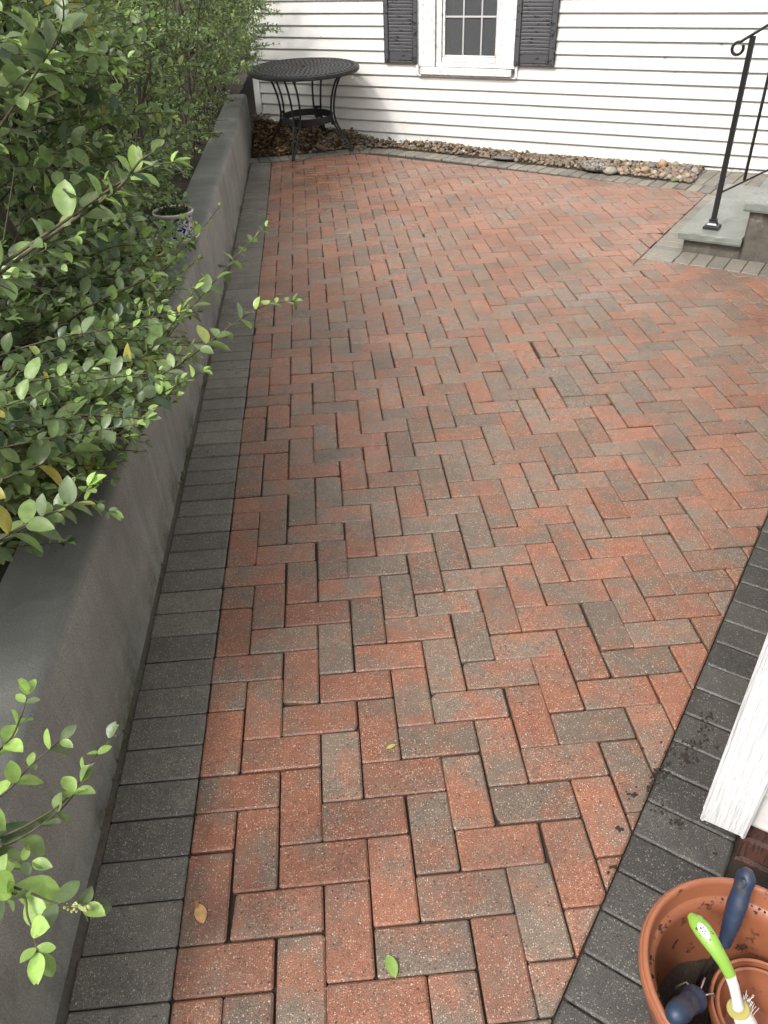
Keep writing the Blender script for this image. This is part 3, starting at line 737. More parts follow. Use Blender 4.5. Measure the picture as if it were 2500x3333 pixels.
p = px_ground(1640, 512, .03); mb = MB(); stone(mb, (p.x, p.y, .025), .075, (.10, .10, .10), .22, .2, TH, 1.6); tag(mb.build('slate_piece', M['stone'], None, True), 'flat dark slate piece lying on the gravel by the border', 'stone')
for (px, py, lab) in ((1508, 505, 'small white pebble standing out in the gravel below the window'), (1340, 478, 'grey round stone at the left end of the gravel')):
    p = px_ground(px, py-12, .03); mb = MB(); stone(mb, (p.x, p.y, .025), .028 if 'white' in lab else .04, (.42, .40, .35) if 'white' in lab else (.18, .15, .12), .8, .2); tag(mb.build('pebble', M['stone'], None, True), lab, 'stone')

# ------------------------------------------------------------------ leaves
_st = (.0, .10, .24, .40, .56, .72, .87, 1.0); _wd = (.03, .13, .22, .275, .285, .24, .145, .0)
LT = np.array([(t, 0, 0) for t in _st]+[(t, w_, 0) for t, w_ in zip(_st[:-1], _wd)]+[(t, -w_, 0) for t, w_ in zip(_st[:-1], _wd)], dtype=np.float64); LN = len(LT)
LF = [(k, k+1, 9+k, 8+k) for k in range(6)]+[(6, 7, 14)]+[(15+k, 16+k, k+1, k) for k in range(6)]+[(21, 7, 6)]
class Leaves:
    def __init__(s): s.v = []; s.c = []
    def add(s, base, d, nrm, L, c, wid=1.0, fold=.35, droop=.18):
        d = d.normalized(); b = nrm.cross(d)
        if b.length < 1e-5: b = d.orthogonal()
        b.normalize(); n = d.cross(b)
        X = LT[:, 0]; Y = LT[:, 1]*wid; Z = np.abs(Y)*fold-X*X*droop+.02*np.sin(X*9+len(s.c))*np.sign(Y+1e-9)*np.abs(Y)*4*.5
        P = np.outer(X, d)+np.outer(Y, b)+np.outer(Z, n)
        s.v.append(P*L+np.array(base)); s.c.append(c)
    def build(s, name, mat, parent=None):
        n = len(s.v); V = np.concatenate(s.v); off = parent_loc(parent) if parent else Vector((0, 0, 0)); V = V-np.array(off)
        C = np.ones((n*LN, 4), dtype=np.float32); C[:, :3] = np.repeat(np.array(s.c, dtype=np.float32), LN, axis=0)
        me = bpy.data.meshes.new(name)
        loops = np.concatenate([np.array(f) for f in LF]); sizes = np.array([len(f) for f in LF])
        AL = (loops[None, :]+np.arange(n)[:, None]*LN).ravel(); AS = np.tile(sizes, n); ST_ = np.concatenate(([0], np.cumsum(AS)[:-1]))
        me.vertices.add(len(V)); me.vertices.foreach_set('co', V.astype(np.float32).ravel())
        me.loops.add(len(AL)); me.loops.foreach_set('vertex_index', AL.astype(np.int32))
        me.polygons.add(len(AS)); me.polygons.foreach_set('loop_start', ST_.astype(np.int32)); me.polygons.foreach_set('loop_total', AS.astype(np.int32))
        me.polygons.foreach_set('use_smooth', np.ones(len(AS), dtype=bool))
        a = me.color_attributes.new('Col', 'FLOAT_COLOR', 'POINT'); a.data.foreach_set('color', C.ravel())
        me.materials.append(mat); me.update(calc_edges=True); me.validate()
        o = bpy.data.objects.new(name, me); col.objects.link(o)
        if parent: o.parent = parent
        return o
def rv(s=1): return Vector((rnd.gauss(0, s), rnd.gauss(0, s), rnd.gauss(0, s)))
def leaf_col(tip):
    t = rnd.random()
    if tip > .8 and t < .75: c = (.33, .50, .13)
    elif t < .012: c = (.50, .44, .10)
    elif t < .045: c = (.30, .34, .10)
    elif t < .13: c = (.07, .12, .065)
    elif t < .45: c = (.185, .268, .098)
    elif t < .62: c = (.150, .215, .085)
    elif t < .8: c = (.225, .325, .108)
    else: c = (.165, .220, .115)
    k = rnd.uniform(.75, 1.3); return tuple(v*k for v in c)
def shoot(LV, TW, pts, L0, r0=.0028, spacing=.028, start=.15, tipgreen=.5, accept=None, stemc=(.10, .085, .05)):
    """a twig along pts with opposite pairs of leaves; returns nothing"""
    pts = [Vector(p) for p in pts]
    # smooth resample
    P = []
    for i in range(len(pts)-1):
        a = pts[max(i-1, 0)]; b = pts[i]; c = pts[i+1]; d = pts[min(i+2, len(pts)-1)]
        for k in range(5):
            t = k/5; P.append(.5*((2*b)+(c-a)*t+(2*a-5*b+4*c-d)*t*t+(-a+3*b-3*c+d)*t**3))
    P.append(pts[-1]); n = len(P)
    TW.tube(P, [r0*(1-.72*i/(n-1)) for i in range(n)], 5, stemc, cap=False)
    acc = [0]
    for i in range(1, n): acc.append(acc[-1]+(P[i]-P[i-1]).length)
    tot = acc[-1]; t = tot*start; pair = 0; ang0 = rnd.uniform(0, 3.1)
    while t < tot:
        i = max(k for k in range(n) if acc[k] <= t); i = min(i, n-2)
        u = (t-acc[i])/max(acc[i+1]-acc[i], 1e-6); b = P[i].lerp(P[i+1], u); T = (P[i+1]-P[i]).normalized()
        f = t/tot
        s1 = T.cross(UP); s1 = s1.normalized() if s1.length > .05 else T.orthogonal().normalized(); s2 = s1.cross(T)
        a = ang0*.35+(math.pi/2 if pair % 2 else 0)+rnd.gauss(0, .35)
        side = s1*math.cos(a)+s2*math.sin(a)
        size = L0*(1-.55*max(0, (f-.72)/.28))*rnd.uniform(.58, 1.22)*(.75 if f < .3 else 1)
        for sg in (1, -1):
            if rnd.random() < .10: continue
            d = (T*rnd.uniform(.35, .8)+side*sg+UP*rnd.uniform(-.05, .35)+rv(.15)).normalized()
            nr = (UP*1.0+T*.25+rv(.28))
            if accept and not accept(b+d*size*.6): continue
            tg = f if rnd.random() < tipgreen else 0
            LV.add(b, d, nr, size, leaf_col(tg), rnd.uniform(.85, 1.2), rnd.uniform(.15, .55), rnd.uniform(.0, .32))
        pair += 1; t += spacing*rnd.uniform(.75, 1.3)*(1-.4*max(0, f-.6))
    # terminal tuft
    T = (P[-1]-P[-2]).normalized()
    if not accept or accept(P[-1]):
        for k in range(3):
            d = (T+rv(.45)).normalized(); LV.add(P[-1], d, UP+rv(.3), L0*rnd.uniform(.35, .6), leaf_col(1 if rnd.random() < tipgreen+.2 else 0), .9, .5, .1)

hedge = thing('privet_hedge', 'tall green privet hedge leaning over the retaining wall', 'hedge', (-.8, 3.5, .38))
LV = Leaves(); TW = MB(); TK = []
def sstep(a, b, x): t = max(0, min(1, (x-a)/(b-a))); return t*t*(3-2*t)
def front(y, z):
    near = sstep(2.4, .6, y); far = sstep(4.5, 7.0, y)
    x = -.36+.17*sstep(.44, .95, z)+.06*mnoise.noise(Vector((y*2.3, z*2.6, 5)))
    x += near*(.20*sstep(.62, 1.0, z)-.05*sstep(.75, .5, z))+far*(.46*sstep(.55, 1.25, z))
    return x
def accept(p):
    if p.y < .16-.12*max(0, min(1, (p.z-.8)/.2)) and p.z < 1.0: return False
    if p.z < .42: return False
    if p.z > 1.38+.5*sstep(.2, 1.6, p.y): return False
    if WO-Vector(p).dot(WN) < .03 and Vector(p).dot(WD) > -4.6: return False
    return p.x < front(p.y, p.z)+.03
trunks = []
y = -.1
while y < 9.2:
    for k in range(rnd.choice((2, 3, 3))):
        b = Vector((rnd.uniform(-1.25, -.55), y+rnd.uniform(-.12, .12), .36)); h = rnd.uniform(1.15, 1.5)-.34*sstep(1.7, .4, y)
        ln = Vector((rnd.uniform(-.22, .34), rnd.uniform(-.25, .25), 0)); P = [b]
        for q in range(1, 7):
            t = q/6; P.append(b+ln*t**1.3+UP*h*t+Vector((rnd.gauss(0, .02), rnd.gauss(0, .02), 0)))
        r = rnd.uniform(.009, .021); g = rnd.uniform(.6, 1.2)
        trunks.append((P, r)); TW2 = MB()
        TW.tube(P, [r*(1-.6*i/6) for i in range(7)], 6, (.125*g, .105*g, .078*g))
    y += rnd.uniform(.16, .26)
def on_trunk(tr, t):
    P = tr[0]; q = t*6; i = min(int(q), 5); return P[i].lerp(P[i+1], q-i)
NSH = 2000
for k in range(NSH):
    tr = rnd.choice(trunks); t = rnd.uniform(.03, 1.0)**.9; b = on_trunk(tr, t)
    if b.y > 7.9 and b.x > -.3: continue
    far = sstep(2.5, 5.5, b.y)
    Ln = rnd.uniform(.22, .62)
    th = rnd.gauss(0, .75)
    d = Vector((math.cos(th), math.sin(th), 0)) if rnd.random() < .86 else Vector((-math.cos(th), math.sin(th), 0))
    up = rnd.uniform(.10, .95)+(.5 if t > .8 else 0)
    d = (d+UP*up).normalized(); e = b+d*Ln*.5+rv(.02); f_ = e+(d+Vector((.25, 0, -.28))+rv(.12)).normalized()*Ln*.5
    if not accept(f_):
        # pull the shoot back to the clipped face of the hedge
        over = f_.x-front(f_.y, f_.z)
        if over > .25: continue
        f_.x -= max(0, over)+rnd.uniform(0, .05); e.x = min(e.x, f_.x+.02)
    clump = mnoise.noise(Vector((f_.y*1.9, f_.z*2.3, f_.x*1.5)))
    if clump < -.28 and rnd.random() < .75: continue
    L0 = .067-.026*far
    shoot(LV, TW, [b, e, f_], L0*rnd.uniform(.75, 1.2), .0030, .035-.011*far, .18, .22+.2*rnd.random(), accept)
for k in range(230):
    b = Vector((rnd.uniform(-.45, -.12), rnd.uniform(5.2, 8.0), rnd.uniform(.62, 1.5))); th = rnd.gauss(.1, .7); d = Vector((math.cos(th), math.sin(th), rnd.uniform(-.1, .7))).normalized(); Ln = rnd.uniform(.2, .5)
    e = b+d*Ln*.5; f_ = e+(d+Vector((.1, 0, -.25))+rv(.12)).normalized()*Ln*.5
    if not accept(f_): continue
    shoot(LV, TW, [b, e, f_], .040*rnd.uniform(.7, 1.15), .0025, .023, .15, .3, accept)
# bare twigs inside
for k in range(520):
    tr = rnd.choice(trunks); b = on_trunk(tr, rnd.uniform(.05, .9)); d = Vector((rnd.uniform(-.4, 1), rnd.gauss(0, .7), rnd.uniform(.1, 1.1))).normalized(); L = rnd.uniform(.15, .5)
    e = b+d*L
    if e.x > front(e.y, e.z)+.02: continue
    g = rnd.uniform(.6, 1.3); TW.tube([b, b+d*L*.5+rv(.02), e], [.0035, .0025, .0012], 4, (.14*g, .115*g, .085*g), cap=False)
# the long shoots that hang over the wall and the border
LONG = [
 ([(-.45, .40, .62), (-.28, .55, .74), (-.10, .66, .81), (.03, .76, .835), (.125, .85, .867), (.228, .93, .901), (.315, .986, .892)], .048, .034),
 ([(-.50, .55, .60), (-.20, .78, .77), (-.054, .90, .813), (.018, 1.043, .851), (.087, 1.275, .867), (.145, 1.447, .883), (.22, 1.617, .908)], .046, .050),
 ([(-.55, .80, .68), (-.30, 1.05, .85), (-.105, 1.247, .888), (-.041, 1.475, .892), (.008, 1.695, .897), (.056, 1.815, .931)], .042, .05),
 ([(-.45, .40, .62), (-.2, .64, .78), (-.066, .796, .837), (.012, .943, .879), (.064, 1.078, .924)], .050, .036),
 ([(-.40, .10, 1.05), (-.2, .20, 1.2), (-.07, .232, 1.268), (.035, .23, 1.324), (.105, .258, 1.359), (.155, .273, 1.379), (.192, .28, 1.382)], .062, .042),
 ([(-.35, .16, 1.10), (-.05, .25, 1.27), (.097, .253, 1.348), (.153, .224, 1.396), (.174, .23, 1.406)], .056, .045),
 ([(-.40, -.02, .74), (-.25, .06, .82), (-.156, .106, .85), (-.093, .142, .857), (-.054, .208, .837), (-.025, .202, .812)], .052, .036),
 ([(-.36, .0, .76), (-.2, .05, .85), (-.116, .084, .883), (-.054, .117, .891), (-.024, .142, .91)], .058, .036),
 ([(-.42, .20, .74), (-.30, .25, .83), (-.213, .277, .856), (-.136, .317, .864), (-.042, .407, .855), (.015, .481, .852)], .05, .032),
 ([(-.45, 1.45, .62), (-.30, 1.58, .70), (-.212, 1.71, .733), (-.162, 1.835, .754), (-.115, 1.957, .78), (-.074, 2.076, .803)], .045, .03),
 ([(-.50, 1.8, .62), (-.33, 1.92, .72), (-.243, 2.029, .748), (-.187, 2.15, .762), (-.145, 2.268, .78)], .045, .028),
 ([(-.42, 1.0, .68), (-.22, 1.2, .78), (-.108, 1.325, .805), (-.059, 1.499, .812), (-.005, 1.568, .831)], .044, .032),
 ([(-.45, 1.25, .66), (-.28, 1.42, .77), (-.155, 1.527, .794), (-.111, 1.645, .797), (-.053, 1.768, .817)], .045, .03),
 ([(-.45, .35, .66), (-.3, .45, .76), (-.126, .533, .811), (.01, .639, .825), (.098, .721, .837)], .05, .03),
]
for P, L0, sp in LONG: shoot(LV, TW, P, L0*1.05, .0036, sp*.85, .1, .55)
def over(p):
    zm = .47+1.3*(p.x+.25)+(.85*(.54-p.y) if p.y < .54 else -.25*(p.y-.54))
    return p.z > min(zm, .8)
for k in range(330):
    # more overhanging shoots of the near part
    y0 = rnd.uniform(.24, 1.6); z0 = rnd.uniform(.52, .82+.1*(y0 < .6)); b = Vector((-.44, y0, z0)); d = Vector((1, rnd.gauss(.25, .35), rnd.uniform(-.15, .45))).normalized(); Ln = rnd.uniform(.16, .42)*(1.1-.2*(y0 > 1.1))
    e = b+d*Ln*.6; f_ = e+(d+Vector((0, 0, -.25))+rv(.1)).normalized()*Ln*.5
    if not over(f_): continue
    shoot(LV, TW, [b, e, f_], .047*rnd.uniform(.75, 1.15), .003, .027, .15, .32, over)
for k in range(130):
    # leafy twigs lying over the top of the wall round the pots
    y0 = rnd.uniform(1.2, 3.6); b = Vector((-.50, y0, rnd.uniform(.50, .85))); d = Vector((1, rnd.gauss(0, .4), rnd.uniform(-.3, .3))).normalized(); Ln = rnd.uniform(.10, .20)
    e = b+d*Ln*.6; f_ = e+(d+Vector((0, 0, -.3))+rv(.1)).normalized()*Ln*.5
    if f_.z < .48: continue
    shoot(LV, TW, [b, e, f_], .046*rnd.uniform(.75, 1.1), .0025, .028, .1, .3)
LV.build('foliage', M['leaf'], hedge)
TW.build('branches', M['bark'], hedge, True)

# the low shrub in front of it, at the bottom left of the photo
shrub = thing('privet_shrub', 'young privet sprigs reaching over the wall at the bottom left corner', 'shrub', (-.5, -.45, .38))
LV = Leaves(); TW = MB()
for P, L0, sp in [
 ([(-.5, -.45, .40), (-.25, -.40, .60), (-.092, -.39, .713), (-.025, -.385, .746), (.02, -.351, .749), (.032, -.259, .72), (.038, -.224, .705)], .040, .060),
 ([(-.5, -.45, .40), (-.25, -.42, .62), (-.091, -.399, .707), (-.024, -.394, .74), (.015, -.361, .744), (.033, -.335, .755)], .046, .030),
 ([(-.5, -.5, .40), (-.2, -.48, .68), (-.056, -.469, .774), (.02, -.508, .813), (.063, -.526, .809), (.09, -.527, .797)], .056, .036),
 ([(-.5, -.45, .45), (-.2, -.4, .70), (-.056, -.362, .778), (-.028, -.33, .787), (.007, -.297, .795)], .044, .034),
 ([(-.5, -.40, .45), (-.2, -.32, .70), (-.079, -.289, .778), (-.059, -.257, .793), (-.049, -.228, .814)], .044, .036),
 ([(-.5, -.55, .45), (-.15, -.5, .75), (.012, -.513, .814), (.039, -.54, .812), (.058, -.577, .809)], .05, .038),
 ([(-.5, -.5, .42), (-.2, -.42, .66), (-.06, -.42, .72), (-.01, -.43, .735)], .042, .04)]:
    shoot(LV, TW, P, L0*1.2, .0026, sp*.9, .4, .75)
# a small flower spike
tw = MB(); b = Vector((.07, -.525, .800)); tip = b+Vector((.035, -.012, .012))
tw.tube([b, tip], .0008, 5, (.30, .34, .12)); 
for k in range(34):
    t = rnd.random(); q = b.lerp(tip, t)+rv(.0035*(1.2-t)); stone(tw, q, .0018, (.42, .45, .18), 1.0, .1)
LV.build('foliage', M['leaf'], shrub); TW.build('branches', M['bark'], shrub, True); tw.build('flower_spike', M['bark'], shrub, True)

# leaf litter in the corner under the table
LV = Leaves(); n = 0
while n < 1500:
    x = rnd.uniform(-.24, 1.5); y = rnd.uniform(7.1, 8.3)
    if not in_bed(x, y, .0): continue
    s = Vector((x, y, 0)).dot(WD)
    if s > -3.75 and rnd.random() < (.80 if s < -3.3 else .95): continue
    g = rnd.uniform(.5, 1.2); c = rnd.choice(((.20, .12, .055), (.13, .075, .035), (.26, .18, .085), (.09, .055, .03), (.30, .20, .07)))
    th = rnd.uniform(0, 6.3); LV.add((x, y, bed_z(x, y)+rnd.uniform(.0, .022)), Vector((math.cos(th), math.sin(th), rnd.gauss(.1, .3))), UP+rv(.45), rnd.uniform(.025, .055), tuple(v*g for v in c), rnd.uniform(.8, 1.6), rnd.uniform(.1, .9), rnd.uniform(-.3, .5)); n += 1
for k in range(800):   # scattered over the gravel strip, and a drift against the house corner
    if k < 740:
        s = -3.5+3.2*rnd.random()**1.6; q = wp(s, 0, rnd.uniform(.01, .45))
        if not in_bed(q.x, q.y): continue
    else: s = rnd.uniform(-4.62, -4.40); q = wp(s, 0, rnd.uniform(.02, .10)); q.z = bed_z(q.x, q.y)+rnd.uniform(0, .10)
    z = max(q.z, bed_z(q.x, q.y)+.012); th = rnd.uniform(0, 6.3); g = rnd.uniform(.6, 1.3)
    LV.add((q.x, q.y, z), Vector((math.cos(th), math.sin(th), rnd.gauss(.1, .4))), UP+rv(.5), rnd.uniform(.02, .045), tuple(v*g for v in rnd.choice(((.26, .16, .07), (.14, .09, .05), (.32, .24, .12), (.10, .07, .04)))), 1.2, .5, .2)
tag(LV.build('leaf_litter', M['dry']), 'brown dead leaves heaped in the corner under the round table', kind='stuff')

# ------------------------------------------------------------------ round table
TC = Vector((.330, 7.33, .036)); tn = Vector((-.006, -.046, 1)).normalized(); tx = (Vector((1, 0, 0))-tn*tn.x).normalized(); ty = tn.cross(tx); TAX = (tx, ty, tn)
table = thing('round_table', 'black cast metal round patio table with lattice top on curved legs', 'table', tuple(TC))
TR, THt = .522, .712
def tp(r, a, z): return TC+tx*r*math.cos(a)+ty*r*math.sin(a)+tn*z
mb = MB(); NS = 44; rings = np.concatenate(([.055], np.linspace(.085, .43, 10)))
for k in range(len(rings)-1):
    r0, r1 = rings[k], rings[k+1]; ns = max(14, int(NS*(r0+r1)/2/.30)); 
    for q in range(ns):
        a0 = 2*math.pi*(q+.5*(k % 2))/ns; a1 = a0+2*math.pi/ns; f = lambda u, v: tp(r0+(r1-r0)*v, a0+(a1-a0)*u, THt-.004+.003*math.sin(math.pi*u)*math.sin(math.pi*v))
        vs = [f(0, 0), f(1, 0), f(1, 1), f(0, 1), f(.5, .20), f(.74, .5), f(.5, .80), f(.26, .5)]
        mb.add(vs, [(0, 1, 4), (1, 5, 4), (1, 2, 5), (2, 6, 5), (2, 3, 6), (3, 7, 6), (3, 0, 7), (0, 4, 7)])
ns = 64
for q in range(ns):
    a0 = 2*math.pi*q/ns; a1 = a0+2*math.pi/ns; r0, r1 = .43, .492; f = lambda u, v: tp(r0+(r1-r0)*v, a0+(a1-a0)*u, THt-.003)
    vs = [f(0, 0), f(1, 0), f(1, 1), f(0, 1), f(.2, .3), f(.75, .25), f(.8, .7), f(.25, .75)]
    mb.add(vs, [(0, 1, 5, 4), (1, 2, 6, 5), (2, 3, 7, 6), (3, 0, 4, 7)])
o = mb.build('lattice_top', M['cast'], table); sm = o.modifiers.new('s', 'SOLIDIFY'); sm.thickness = .007; sm.offset = -1
mb = MB(); mb.lathe(TC, [(.492, THt-.010), (.492, THt-.002), (.500, THt+.001), (.512, THt+.001), (.520, THt-.003), (.523, THt-.010), (.522, THt-.030), (.516, THt-.034), (.512, THt-.030), (.511, THt-.010)], 96, ax=TAX, closed=True)
mb.lathe(TC, [(.426, THt-.012), (.426, THt+.0005), (.434, THt+.0015), (.442, THt+.0005), (.442, THt-.012)], 96, ax=TAX, closed=True); mb.build('rim', M['cast'], table, True, 40)
mb = MB(); mb.lathe(TC, [(.024, THt-.012), (.024, THt+.002), (.034, THt+.004), (.052, THt+.002), (.058, THt-.003), (.058, THt-.012)], 32, ax=TAX, closed=True); mb.build('umbrella_hole_ring', M['cast'], table, True, 40)
YAW = -1.963
prof = [(.0, .432, .000), (.03, .420, .000), (.09, .378, .008), (.17, .320, .016), (.26, .272, .024), (.35, .262, .030), (.45, .275, .034), (.55, .306, .036), (.63, .350, .036), (.70, .418, .036)]
for k in range(4):
    a = YAW+k*math.pi/2; mb = MB(); er = tx*math.cos(a)+ty*math.sin(a); et = -tx*math.sin(a)+ty*math.cos(a)
    for sg in (1, -1):
        P = [TC+er*r+et*(w_+.008)*sg+tn*(z+.012) for z, r, w_ in prof]; PP = []
        for i in range(len(P)-1):
            A = P[max(i-1, 0)]; B = P[i]; C_ = P[i+1]; D_ = P[min(i+2, len(P)-1)]
            for q in range(4): t = q/4; PP.append(.5*(2*B+(C_-A)*t+(2*A-5*B+4*C_-D_)*t*t+(-A+3*B-3*C_+D_)*t**3))
        PP.append(P[-1]); mb.tube(PP, [.0098]*len(PP), 7)
        # forked bracket under the top
        mb.tube([TC+er*.345+et*(.044)*sg+tn*.635, TC+er*.33+et*(.06)*sg+tn*.665, TC+er*.30+et*.085*sg+tn*.70], .008, 6)
    for z, r in ((.245, .268), (.325, .262)):
        mb.tube([TC+er*r+et*.036+tn*z, TC+er*r-et*.036+tn*z], .011, 7); mb.lathe(TC+er*(r-.012)+tn*z, [(.0, -.014), (.014, -.012), (.014, .012), (.0, .014)], 10, ax=(et, tn, er))
    mb.lathe(TC+er*.432, [(.0, 0), (.020, 0), (.020, .012), (.012, .018), (0, .018)], 12, ax=TAX)
    mb.build('leg', M['cast'], table, True, 45)
mb = MB(); mb.lathe(TC, [(.236, .255), (.244, .255), (.244, .315), (.236, .315)], 72, ax=TAX, closed=True); mb.build('lower_ring', M['cast'], table, True, 40)

# ------------------------------------------------------------------ loose leaves lying about
def loose(name, pos, ang, L, c, lab, cat='leaf', wid=1.0, droop=.05, group=None, nz=None, fold=.3, pitch=.05):
    lv = Leaves(); th = R(ang); lv.add(pos, Vector((math.cos(th), math.sin(th), pitch)), nz or UP, L, c, wid, fold, droop)
    o = lv.build(name, M['dry']); tag(o, lab, cat, group); return o
q = tp(.10, 2.6, THt+.006); loose('dry_leaf', q, 100, .050, (.19, .065, .028), 'curled rust brown leaf left of the table centre', wid=1.3, fold=.9, pitch=.5)
q = tp(.12, .15, THt+.006); loose('dry_leaf', q, 60, .040, (.16, .045, .025), 'small dark red leaf right of the table centre', wid=.9, fold=1.0, pitch=.7)
loose('yellow_leaf', tuple(px_ground(1258, 2437, .003)), 22, .026, (.48, .42, .10), 'small yellow leaf lying on a grey brown paver', wid=.75)
loose('green_leaf', tuple(px_ground(1262, 3108, .003)), -75, .046, (.26, .40, .09), 'pale green leaf lying on a red paver at the bottom', wid=.9)
loose('green_leaf', tuple(px_ground(2185, 590, .07)), 15, .075, (.10, .24, .04), 'bright green leaf resting on the cobbles', wid=1.3)
for (px, py, an, c, lab) in ((1975, 870, -40, (.40, .32, .16), 'pale straw leaf on the bricks before the step border'), (797, 720, 20, (.42, .34, .16), 'tan leaf crumb by the wall foot on the border'), (847, 690, 0, (.36, .25, .10), 'brown leaf crumb on the shade-darkened border'), (1240, 500, 60, (.16, .08, .03), 'brown leaf on the pale border under the table corner'), (1200, 498, 80, (.05, .05, .03), 'dark pointed leaf standing on the pale border'), (900, 960, 10, (.5, .42, .3), 'white fleck of leaf on the left row of red pavers'), (755, 845, 40, (.40, .30, .10), 'ochre leaf caught in the gap below the wall'), (2115, 705, 10, (.20, .10, .06), 'faded brown leaf on the bricks left of the steps')):
    loose('leaf_scrap', tuple(px_ground(px, py, .004)), an, .035, c, lab, wid=.8)
# maple key (winged seed)
p = px_ground(648, 2975, .004); lv = Leaves(); lv.add(p+Vector((-.004, .022, 0)), Vector((.35, -1, 0)), UP, .045, (.62, .36, .15), 1.0, .15, .02); lv.add(p+Vector((-.010, .030, 0)), Vector((.3, -1, .1)), UP, .022, (.42, .20, .06), .7, .6, -.2)
tag(lv.build('maple_key', M['dry']), 'orange tan winged maple seed on a brown paver at the lower left', 'seed')
# crumbs of black soil on the dark border
mb = MB()
for px, py, s in [(2300, 2335, 22), (2260, 2420, 34), (2230, 2460, 28), (2140, 2510, 40), (2240, 2475, 26), (2060, 2590, 22), (2110, 2560, 24), (2210, 2680, 20), (2150, 2640, 16), (2020, 2700, 16), (2290, 2370, 20), (2180, 2440, 24), (1990, 2820, 10), (2330, 2780, 14)]:
    for k in range(int(s*.8)):
        a = rnd.uniform(0, 6.3); rr_ = abs(rnd.gauss(0, s*.75)); g = px_ground(px+rr_*math.cos(a), py+rr_*math.sin(a)*.8, .002); stone(mb, (g.x, g.y, .002), rnd.uniform(.0009, .0036), (.012, .010, .008), .7, .5)
tag(mb.build('spilled_soil', M['potsoil'], None, True), 'crumbs of black soil scattered over the dark border and the last bricks', kind='stuff')
# moss and grass tufts in the gap at the foot of the retaining wall
LV = Leaves()
for k in range(420):
    y = rnd.uniform(-.6, 7.0)
    if mnoise.noise(Vector((y*2.2, 0, 0))) < .05: continue
    x = warp((-.207, y))[0]+rnd.gauss(0, .005); th = rnd.uniform(0, 6.3)
    LV.add((x, y, .0), Vector((math.cos(th)*.6, math.sin(th)*.6, 1)), Vector((math.cos(th), math.sin(th), .3)), rnd.uniform(.008, .022), rnd.choice(((.10, .13, .03), (.14, .16, .04), (.16, .12, .05))), .8, .3, .4)
tag(LV.build('moss', M['dry']), 'tufts of moss and weeds in the joint at the wall foot', kind='stuff')

# ------------------------------------------------------------------ pots on the retaining wall
bp_c = Vector((-.335, 3.06, .452))
sc_ = thing('plant_saucer', 'off white glazed saucer under the blue and white pot', 'saucer', tuple(bp_c))
mb = MB(); mb.lathe(bp_c, [(0, 0), (.075, 0), (.090, .008), (.108, .026), (.113, .036), (.109, .038), (.100, .030), (.085, .012), (0, .010)], 48); mb.build('dish', M['glaze'], sc_, True, 50)
pc = bp_c+UP*.0125
bpot = thing('blue_white_pot', 'blue and white patterned ceramic pot half hidden by privet leaves on the wall', 'plant pot', tuple(pc))
mb = MB(); mb.lathe(pc, [(0, 0), (.066, 0), (.072, .006), (.080, .04), (.088, .09), (.092, .125)], 48); mb.build('body', M['bluepot'], bpot, True, 50)
mb = MB(); mb.lathe(pc, [(.092, .126), (.098, .130), (.102, .140), (.098, .146), (.090, .142), (.088, .120), (.086, .09)], 48); mb.build('rim', M['glaze'], bpot, True, 50)
mb = MB(); mb.lathe(pc, [(0, .125), (.05, .122), (.0875, .116)], 24); mb.build('soil', M['moss'], bpot, True)
LV = Leaves()
for k in range(160):
    a = rnd.uniform(0, 6.3); r = rnd.uniform(0, .08); LV.add(pc+Vector((r*math.cos(a), r*math.sin(a), .12)), Vector((math.cos(a)*.5, math.sin(a)*.5, 1))+rv(.3), rv(1), rnd.uniform(.02, .045), rnd.choice(((.03, .06, .02), (.05, .09, .03), (.10, .08, .04))), .6, .3, .3)
LV.build('plant', M['leaf'], bpot)
yc = Vector((-.405, 2.52, .452)); yax = Vector((.16, -.10, 1)).normalized(); yx = Vector((1, 0, -.16)).normalized(); yy = yax.cross(yx); yx = yy.cross(yax)
ypot = thing('yellow_pot', 'yellow honeycomb textured pot tilted behind the privet leaves', 'plant pot', tuple(yc))
mb = MB(); n_ = 30; prof = []; vs = []; rowsn = 13
for i in range(rowsn+1):
    z = .013+.115*i/rowsn; r = .058+.022*i/rowsn
    for k in range(60):
        a = 2*math.pi*k/60; bumpv = .0028*abs(math.sin(k*math.pi/4+(math.pi/2 if (i//2) % 2 else 0)))*abs(math.sin((i+.5)*math.pi/2)); rr_ = r+bumpv; vs.append(yc+yx*rr_*math.cos(a)+yy*rr_*math.sin(a)+yax*z)
mb.add(vs, [(i*60+k, i*60+(k+1) % 60, (i+1)*60+(k+1) % 60, (i+1)*60+k) for i in range(rowsn) for k in range(60)]); mb.lathe(yc, [(0, .012), (.058, .012)], 60, ax=(yx, yy, yax)); mb.build('body', M['yellow'], ypot, True)
mb = MB(); mb.lathe(yc, [(.080, .128), (.085, .132), (.085, .146), (.078, .147), (.076, .13), (.074, .11)], 48, ax=(yx, yy, yax)); mb.build('rim', M['yellow'], ypot, True, 50)
mb = MB(); mb.lathe(yc, [(0, .118), (.0755, .114)], 24, ax=(yx, yy, yax)); mb.build('soil', M['potsoil'], ypot, True)

